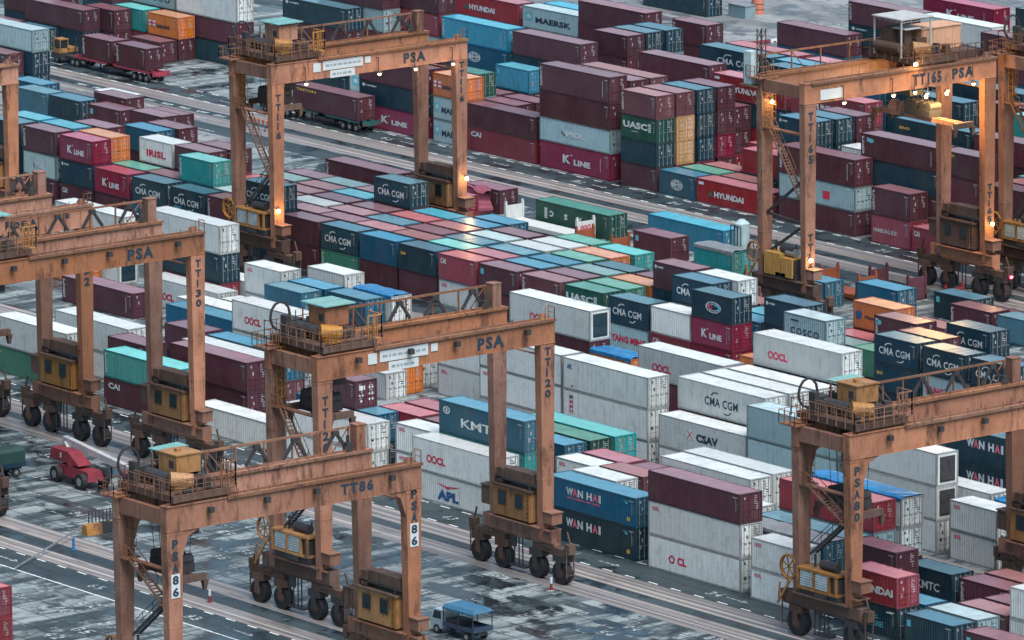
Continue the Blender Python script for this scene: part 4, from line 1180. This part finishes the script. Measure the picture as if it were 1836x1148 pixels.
crane('orange-brown gantry crane behind crane 130, only digit 2 showing on its leg', 26.6, -115.4, 22.0, '122', girder=[('PSA',3.6,6.4,1.62,.55)],
      legs=dict(RF=[('TT132',21.4-1.9,.78,False)]), spread=15.5)
crane('orange-brown gantry crane numbered 116 with lit lamps, behind the flat deck', -22.0, -34.9, 22.2, '116', girder=[('PSA',4.2,7.0,1.62,.55)],
      legs=dict(RF=[('TT116',20.0,.66,False)], LF=[('TT116',19.2,.72,False)]), signs=True, lit=(-s_+3.2,-s_+12.4,-s_+17.0,-s_+21.8), spread=17.0)
crane('gantry crane numbered 165 with glowing lamps and tan house, at right', 29.6, -8.8, 24.2, '165', girder=[('TT165',1.5,5.2,1.7,.5),('PSA',6.6,9.4,1.6,.5)],
      legs=dict(RF=[('TT165',11.6,.62,False)], LF=[('TT165',21.4,.80,False),('TT165',9.4,.72,False)]), tro='right', lit=(-s_+3.9,-s_+10.2,-s_+13.0,-s_+20.6), spread=17.9)
crane('orange gantry crane numbered 80 on its leg, at the right edge', 130.2, -89.0, 17.9, '80', girder=[('TT80',7.2,10.9,1.5,.5)],
      legs=dict(LF=[('PSA80',15.3,.72,False)]), knee=True, spread=10.4)
crane('orange gantry crane numbered 86 on white leg plates, nearest the camera', 117.4, -147.3, 18.3, '86', girder=[('TT86',4.4,7.6,1.45,.55)],
      legs=dict(RF=[('PSA86',16.3,.72,True)], LF=[('PSA86',15.7,.72,True)]), knee=True, spread=11.6)
crane('gantry crane cut by the left edge, behind crane 130', -60.5, -64.0, 17.8, '', legs={}, spread=None)
crane('gantry crane at the far left edge, only its wheels in view', 10.2, -115.3, 22.0, 'x', legs={}, spread=None)
crane('dark brown gantry crane cut by the right edge, behind crane 165', 33.4, 19.3, 24.0, '', legs={}, tro='left', spread=None)
# extra lamps on the two lit cranes
for o in list(COL.objects):
    if o.get('category') == 'crane' and ('116' in o['label'] or 'numbered 165' in o['label']):
        H = 22.2 if '116' in o['label'] else 24.2
        pts = [(3.8,-11.9,7.4),(3.9,11.9,7.9)] if '116' in o['label'] else [(4.0,-11.9,6.9),(4.0,11.6,7.6),(-2.6,-11.3,H-2.6),(3.8,1.6,H+.5)]
        if '116' in o['label']: pts.append((2.3,-11.2,H-1.9))
        for p in pts:
            q = MB(); q.bar((p[0]-.5,p[1],p[2]),(p[0],p[1],p[2]),.08); q.box(p[0]-.12,p[0]+.12,p[1]-.2,p[1]+.2,p[2]+.18,p[2]+.28)
            lp = q.build('floodlight', DKST, o); bulb('lamp_glass', lp, (p[0]+.1,p[1],p[2]), 60, r_=.19)
        if '165' in o['label']:
            q = MB()
            for a in (-.3,.3):
                for c in (-.3,.3): q.bar((-3.3+a,-12.0+c,H-3.5),(-3.3+a,-12.0+c,H+4.6),.08)
            for i in range(7):
                z = H-3.5+1.15*i; q.bar((-3.6,-12.3,z),(-3.0,-12.3,z+1.1),.05); q.bar((-3.0,-12.3,z),(-3.0,-11.7,z+1.1),.05); q.bar((-3.6,-11.7,z),(-3.6,-12.3,z+1.1),.05)
            ms = q.build('mast', DKST, o)
            q = MB(); q.box(-4.9,-3.8,-12.9,-11.9,H-.9,H+2.3); q.build('cabinet', plain('pale_cabinet_paint', (.45,.55,.58), .45), ms)
            q = MB(); q.box(-5.3,-3.0,-13.1,-11.7,H-1.1,H-.95); q.bar((-5.1,-12.5,H-1.1),(-3.5,-12.3,H-3.2),.1); q.cyl((-5.2,-12.6,H-.95),(-5.2,-12.6,H+1.4),.1,8); q.build('bracket', RAILP, ms)
            for y in (4.2, 6.9):
                q = MB(); q.box(2.3,2.7,y-.2,y+.2,H-3.0,H-2.8); lp = q.build('floodlight', DKST, o); bulb('lamp_glass', lp, (2.5,y,H-3.2), 800, r_=.15)
            bulb('red_lamp', o, (6.6,11.9,2.6), 0, r_=.18, mat=LAMPR)
            q = MB(); q.box(3.25+.425,3.25+.47,-11.6+1.2,-11.6+4.0,H-1.75,H-.75); q.build('sign_board', SIGN, o)
# ------------------------------------------------------------------ vehicles, racks and loose things
RPAINT = plain('red_machine_paint', (.21,.024,.036), .5, var=.4)
REDT = plain('red_trailer_paint', (.33,.04,.07), .5, var=.3)
def wheel(p, x, y, r=.5, w_=.32):
    q = MB(); q.cyl((x,y-w_/2,r),(x,y+w_/2,r),r,16); o = q.build('wheel', BLACK, p)
    q = MB(); q.cyl((x,y-w_/2-.02,r),(x,y+w_/2+.02,r),r*.5,10); q.build('hub', GALV, o)
def tractor(label, x, y, c, ccol):
    t = thing('prime_mover', label, 'truck', (x, y, 0), 0)
    q = MB(); q.box(-2.4,2.9,-.55,.55,.7,.95); q.box(-2.9,-1.0,-1.25,1.25,.55,1.25); q.build('chassis', DKST, t)
    q = MB(); q.taper((-2.8,-1.1,-1.2,-.0,1.25),(-2.5,-1.2,-1.15,-.05,1.75)); q.box(-2.85,-.9,-.0,1.2,1.25,1.75)
    for a, b_ in ((-2.4,-1.15),(-2.4,-.1),(-1.1,-1.15),(-1.1,-.1)): q.bar((a,b_,1.7),(a,b_,2.75),.10)
    q.box(-2.5,-1.0,-1.2,0,2.75,2.88); cb = q.build('cab', ccol, t)
    q = MB(); q.box(-2.3,-1.2,-1.1,-.1,1.8,2.7); q.build('pane', GLASS, cb)
    q = MB(); q.cyl((-.6,.7,1.2),(-.6,.7,3.0),.09,8); q.build('exhaust', DKST, t)
    for xx in (-1.9,1.4,2.3):
        for yy in (-1.0,1.0): wheel(t, xx, yy)
def trailer(label, x, y, L, c):
    t = thing('container_trailer', label, 'trailer', (x, y, 0), 0)
    q = MB(); q.box(0,L,-.55,-.35,1.05,1.38); q.box(0,L,.35,.55,1.05,1.38)
    for i in range(7): q.box(.1+i*(L-.35)/6,.35+i*(L-.35)/6,-1.2,1.2,1.2,1.38)
    q.box(L-.12,L+.02,-1.22,1.22,.85,1.38); q.build('trailer_frame', c, t)
    q = MB(); q.box(.0,L*.42,-1.24,-1.18,1.12,1.36); q.box(L*.52,L*.95,-1.24,-1.18,1.12,1.36); q.build('side_rail', c, t)
    q = MB(); q.bar((L*.28,-.5,1.1),(L*.28,-.5,.1),.14); q.bar((L*.28,.5,1.1),(L*.28,.5,.1),.14); q.box(L*.36,L*.62,-1.1,1.1,.6,.95); q.build('landing_gear', DKST, t)
    q = MB(); q.box(L-.02,L+.05,-1.1,-.8,.9,1.1); q.box(L-.02,L+.05,.8,1.1,.9,1.1); q.build('tail_light', RPAINT, t)
    for k in (L-3.9,L-2.7,L-1.5):
        for yy in (-.95,.95): wheel(t, k, yy)
# truck at top left, two short maroon boxes
tractor('orange port tractor pulling two maroon containers at top left', -139.3, 24.0, None, CYEL)
trailer('red-railed trailer under two maroon containers at top left', -137.6, 24.0, 16.0, REDT)
container('M', 6.06, 2.59, -135.9, 24.0-1.22, 1.40, 'vert', 'maroon short container riding at the front of the red trailer', 'containers on trailers', True, 1)
container('M', 6.06, 2.59, -129.0, 24.0-1.22, 1.40, 'vert', 'maroon short container riding at the rear of the red trailer', 'containers on trailers', True, 2)
# truck behind crane 116
tractor('dark port tractor pulling a long maroon container past crane 116', -96.6, 23.1, None, CYEL)
trailer('teal trailer with three axles under a long maroon container', -94.6, 23.1, 14.6, plain('dark_teal_trailer_paint', (.02,.09,.09), .6))
container('M', 12.19, 2.59, -93.1, 23.1-1.22, 1.40, 'triton', 'long maroon container riding on the teal trailer behind crane 116', 'containers on trailers', True, 3)
# boom lift
BL_ = t = thing('boom_lift', 'red boom lift with long grey boom parked on the stained concrete', 'boom lift', (43.6,-102.6,0), R(-3))
q = MB(); q.taper((-2.6,2.7,-.85,.85,.7),(-2.2,2.5,-.75,.75,1.55)); q.build('chassis', RPAINT, t)
q = MB(); q.taper((-3.8,1.0,-.7,.7,1.8),(-3.7,-.9,-.6,.6,2.75)); q.cyl((-.6,0,1.5),(-.6,0,1.85),.8,14); tt = q.build('turntable', RPAINT, t)
q = MB(); q.rect = None; D = Dec(lambda u, v: (u, -.71, v)); D.rect(-2.1,-1.85,2.1,2.55); obj('decal', D.mesh(), WHITE, tt)
q = MB(); q.bar((-3.9,.95,3.2),(7.4,.95,2.3),.5,.6); q.bar((-3.4,.7,3.0),(-2.4,.5,2.4),.3); b_ = q.build('boom', plain('grey_boom_paint', (.40,.41,.42), .45), t)
q = MB(); q.bar((5.6,.9,2.0),(8.4,.9,1.6),.38); q.bar((1.0,.9,2.6),(6.6,.9,2.1),.22); q.build('jib', plain('dark_red_paint', (.15,.02,.05), .5), b_)
q = MB(); q.rail([(8.4,-1.1,1.6),(9.5,-1.1,1.6),(9.5,1.1,1.6),(8.4,1.1,1.6),(8.4,-1.1,1.6)],1.15,.08,1.1); q.box(8.4,9.5,-1.1,1.1,1.5,1.6); q.build('basket', RPAINT, b_)
for x in (-2.0,2.1):
    for y in (-1.15,1.15): wheel(t, x, y, .72, .5)
BL_.scale = (1.02,)*3
# covered lorry and blue open lorry
def lorry(label, x, y, rz, cab, cover, covered):
    t = thing('lorry', label, 'lorry', (x,y,0), rz)
    q = MB(); q.box(-2.6,2.8,-.45,.45,.55,.85); q.build('chassis', DKST, t)
    q = MB(); q.taper((-2.75,-1.15,-.95,.95,.5),(-2.70,-1.15,-.95,.95,1.25)); q.taper((-2.70,-1.15,-.95,.95,1.25),(-2.30,-1.2,-.88,.88,2.05)); cb = q.build('cab', cab, t)
    q = MB(); q.quad((-2.70,-.8,1.30),(-2.70,.8,1.30),(-2.34,.75,1.98),(-2.34,-.75,1.98)); q.quad((-2.45,-.955,1.3),(-1.35,-.955,1.3),(-1.4,-.90,1.95),(-2.25,-.90,1.95)); q.build('pane', GLASS, cb)
    q = MB(); q.box(-1.0,2.9,-1.05,1.05,.86,.96)
    for y_ in (-1.05,1.0): q.box(-1.0,2.9,y_,y_+.05,.96,1.22 if not covered else 1.3)
    q.box(2.85,2.9,-1.0,1.0,.96,1.3); q.build('load_bed', cab if covered else plain('navy_bed_paint', (.03,.05,.09), .5), t)
    q = MB()
    if covered: q.box(-1.0,2.85,-1.0,1.0,1.3,2.3); q.taper((-1.0,2.85,-1.0,1.0,2.3),(-.9,2.75,-.7,.7,2.6))
    else:
        q.taper((-1.0,2.9,-1.1,1.1,2.45),(-.85,2.75,-.85,.85,2.72)); q.box(-1.0,2.9,-1.1,-1.06,2.27,2.45); q.box(-1.0,2.9,1.06,1.1,2.27,2.45)
    q.build('canopy', cover, t)
    if not covered:
        q = MB()
        for x_ in (-.95,.95,2.8):
            for y_ in (-1.02,1.02): q.bar((x_,y_,.96),(x_,y_,2.4),.06)
        q.build('canopy_post', DKST, t); q = MB(); q.box(-.8,.6,-.8,.8,.96,1.45); q.build('tool_box', DKST, t)
    for x_ in (-1.9,1.9):
        for y_ in (-.85,.85): wheel(t, x_, y_, .40, .26)
lorry('small lorry with dark green canvas cover beside the boom lift', 36.6, -107.2, R(88), PM['N'], plain('dark_green_canvas', (.015,.055,.05), .7), True)
lorry('small open lorry with white-blue cab and blue canopy, bottom centre', 109.4, -110.6, R(2), plain('white_blue_lorry_paint', (.30,.38,.44), .35), plain('blue_canvas', (.035,.13,.23), .6), False)
# barrier block with a rail
t = thing('barrier_block', 'yellow and black concrete barrier block with a railing on the empty ground', 'barrier', (60.4,-111.6,0), R(88)); t.scale = (1.45,1.2,1.0)
q = MB(); q.taper((-1.5,-.4,-.4,.4,0),(-1.5,-.4,-.3,.3,.9)); q.taper((.4,1.5,-.4,.4,0),(.4,1.5,-.3,.3,.9)); q.build('yellow_block', CYEL, t)
q = MB(); q.taper((-.398,.398,-.4,.4,0),(-.398,.398,-.3,.3,.9)); q.build('black_block', BLACK, t)
q = MB(); q.rail([(-1.0,.35,.9),(1.3,.35,.9)],1.0,.06,.25); q.build('railing', DKST, t)
q = MB()
for i in range(26): a = i*.42; q.bar((-1.2-a*.78,.5-a*.62,.75-.02*i),(-1.2-(a+.3)*.78,.5-(a+.3)*.62,.75-.02*i),.12)
q.build('chain', GALV, t)
# traffic cones
cone0 = None
for (x, y) in ((86.9,-119.6),(64.2,-117.6),(101.6,-95.0)):
    lab = {86.9:'red and white marker post standing on the lane by crane 120',64.2:'blue marker post on the runway at lower left',101.6:'white marker post on the ground by the wheels of crane 120'}[x]
    t = thing('marker_post', lab, 'marker', (x,y,0), 0, 'marker posts')
    q = MB(); q.box(-.22,.22,-.22,.22,0,.06); q.cyl((0,0,.06),(0,0,.55),.12,8); q.build('base', RPAINT if x != 64.2 else TARP, t)
    q = MB(); q.cyl((0,0,.551),(0,0,1.05),.12,8); q.build('post_top', SIGN if x != 64.2 else TARP, t)
# flat racks
def rack(label, x, y, L, c, txt=None, lh=2.3, z=0.0):
    t = thing('flat_rack', label, 'flat rack', (x,y+1.22,z), 0, 'flat racks')
    q = MB(); q.box(0,L,-1.2,1.2,.12,.55)
    for i in range(int(L/.6)): q.box(.2+i*.6,.25+i*.6,-1.2,1.2,.55,.57)
    q.build('base', c, t)
    for x0 in (0, L-.28):
        q = MB(); q.box(x0,x0+.28,-1.22,-1.0,.0,lh); q.box(x0,x0+.28,1.0,1.22,0,lh); q.box(x0+.08,x0+.2,-1.0,1.0,.55,lh-.25)
        for s2 in (-1.1,1.1): q.box(x0+.05,x0+.23,s2-.1,s2+.1,lh,lh+.22)
        e = q.build('end_wall', c, t)
        if txt and x0 > 1: D = Dec(lambda u, v: (x0-.0+.075, -u, v)); D2 = Dec(lambda u, v: (x0+.288, u, v)); D2.text(txt, -.75, .75, 1.2, 1.7, bold=.03); obj('lettering', D2.mesh(), RED, e)
ORK = plain('dull_orange_rack_paint', (.27,.075,.035), .6)
rack('white flat rack with upright end walls lying before the green inverted container', -28.0, 1.2, 12.19, PM['W'], 'OOCL')
rack('orange flat rack end behind the white flat rack', -13.4, -1.0, 6.06, ORK, None, 2.1)
rack('orange flat rack standing behind the two blue containers', 20.2, 3.4, 6.06, ORK, None, 2.6)
rack('maroon flat rack standing right of the orange one', 23.5, 7.0, 6.06, PM['M'], None, 2.6)
rack('low red flat rack beside the wheels of crane 165', 33.5, 8.2, 12.19, PM['C'], None, 2.0)
# crumpled container
t = thing('crumpled_container', 'crumpled pink-red container torn open beside crane 116', 'container', (-40.2, 2.6, 0), R(-2))
q = MB(); rs = random.Random(5); nx, nz = 16, 9
P = [[(i*.40+rs.uniform(-.06,.06)+.25*math.sin(j*.7), -.9+.5*math.sin(i*.55)*j/nz+rs.uniform(-.06,.06), max(.02, j*.30-.35*math.sin(i*.42)*j/nz)) for i in range(nx+1)] for j in range(nz+1)]
for j in range(nz):
    for i in range(nx): q.quad(P[j][i],P[j][i+1],P[j+1][i+1],P[j+1][i])
Q = [[(a[0], a[1]+k*.55, a[2]+.22*math.sin(k*1.7+a[0]*1.3)-.06*k) for a in P[nz]] for k in range(5)]
for k in range(4):
    for i in range(nx): q.quad(Q[k][i],Q[k][i+1],Q[k+1][i+1],Q[k+1][i])
E_ = [[(P[j][nx][0]+.06*(j % 2), P[j][nx][1]+(Q[4][nx][1]-P[j][nx][1])*k/5+.0, P[j][nx][2]-.1*k*(j/nz)) for k in range(6)] for j in range(nz+1)]
for j in range(nz):
    for k in range(5): q.quad(E_[j][k],E_[j][k+1],E_[j+1][k+1],E_[j+1][k])
q.build('bent_shell', plain('crushed_pink_red_paint', (.22,.055,.085), .5, var=.35), t)
# pale tank and gantry bits by the open teal container
t = thing('storage_tank', 'pale blue upright tank beside the open teal container under crane 165', 'tank', (5.5, 5.6, 0), 0)
q = MB(); q.cyl((0,0,.2),(0,0,4.6),.8,16); q.cyl((0,0,4.6),(0,0,5.0),.8,16,.3); q.build('tank_shell', plain('pale_blue_paint', (.36,.50,.53), .4, var=.25), t)
q = MB(); q.box(-.9,.9,-.9,.9,0,.2); q.rail([(-.8,-.8,.2),(.8,-.8,.2)],4.2,.08,.5); q.build('tank_frame', DKST, t)
# things at the top edge
t = thing('fuel_drum', 'orange drum standing on the kerb line at the top edge', 'drum', (-115.1, 108.3, 0), 0)
q = MB(); q.cyl((0,0,0),(0,0,1.9),.75,14); q.build('drum_body', PM['O'], t); q = MB()
for z in (.6,1.25): q.cyl((0,0,z),(0,0,z+.06),.78,14)
q.cyl((0,0,1.9),(0,0,1.98),.70,14); q.build('hoop', DKST, t)
t = thing('site_box', 'pale grey site box beside the navy container at the top edge', 'box', (-116.2, 104.6, 0), 0)
q = MB(); q.box(0,3.2,0,1.6,0,1.5); q.build('box_body', PM['S'], t); q = MB(); q.box(-.08,3.28,-.08,1.68,1.5,1.6); q.build('lid', GALV, t)
for i in range(5):
    lab = f"{'red' if i % 2 else 'white'} kerb barrier segment, {ordn(i)} along the line behind the orange drum"
    t = thing('kerb_barrier', lab, 'barrier', (-98.6+.14*i, 82.0+3.5*i, 0), R(88), 'kerb barriers at the top edge')
    q = MB(); q.taper((0,3.4,-.25,.25,0),(0.05,3.35,-.15,.15,.4)); q.build('barrier_body', RPAINT if i % 2 else SIGN, t)
    q = MB(); q.box(.3,.7,-.28,.28,.06,.16); q.box(2.7,3.1,-.28,.28,.06,.16); q.build('fork_slot', DKST, t)
# striped barriers and workers' boxes near crane 116's left leg
t = thing('road_barrier', 'orange and white striped road barrier behind the left legs of crane 116', 'barrier', (-95.5, 15.2, 0), R(-4))
q = MB(); q.box(0,7.6,-.1,.1,.7,1.25); q.build('board', PM['O'], t)
q = MB()
for i in range(8): q.box(.4+i*.92,.8+i*.92,-.115,-.101,.72,1.23)
q.build('stripe', SIGN, t)
q = MB()
for i in range(4): q.bar((.3+i*2.3,0,.7),(.3+i*2.3,-.4,0),.08); q.bar((.3+i*2.3,0,.7),(.3+i*2.3,.4,0),.08)
q.build('leg', DKST, t)
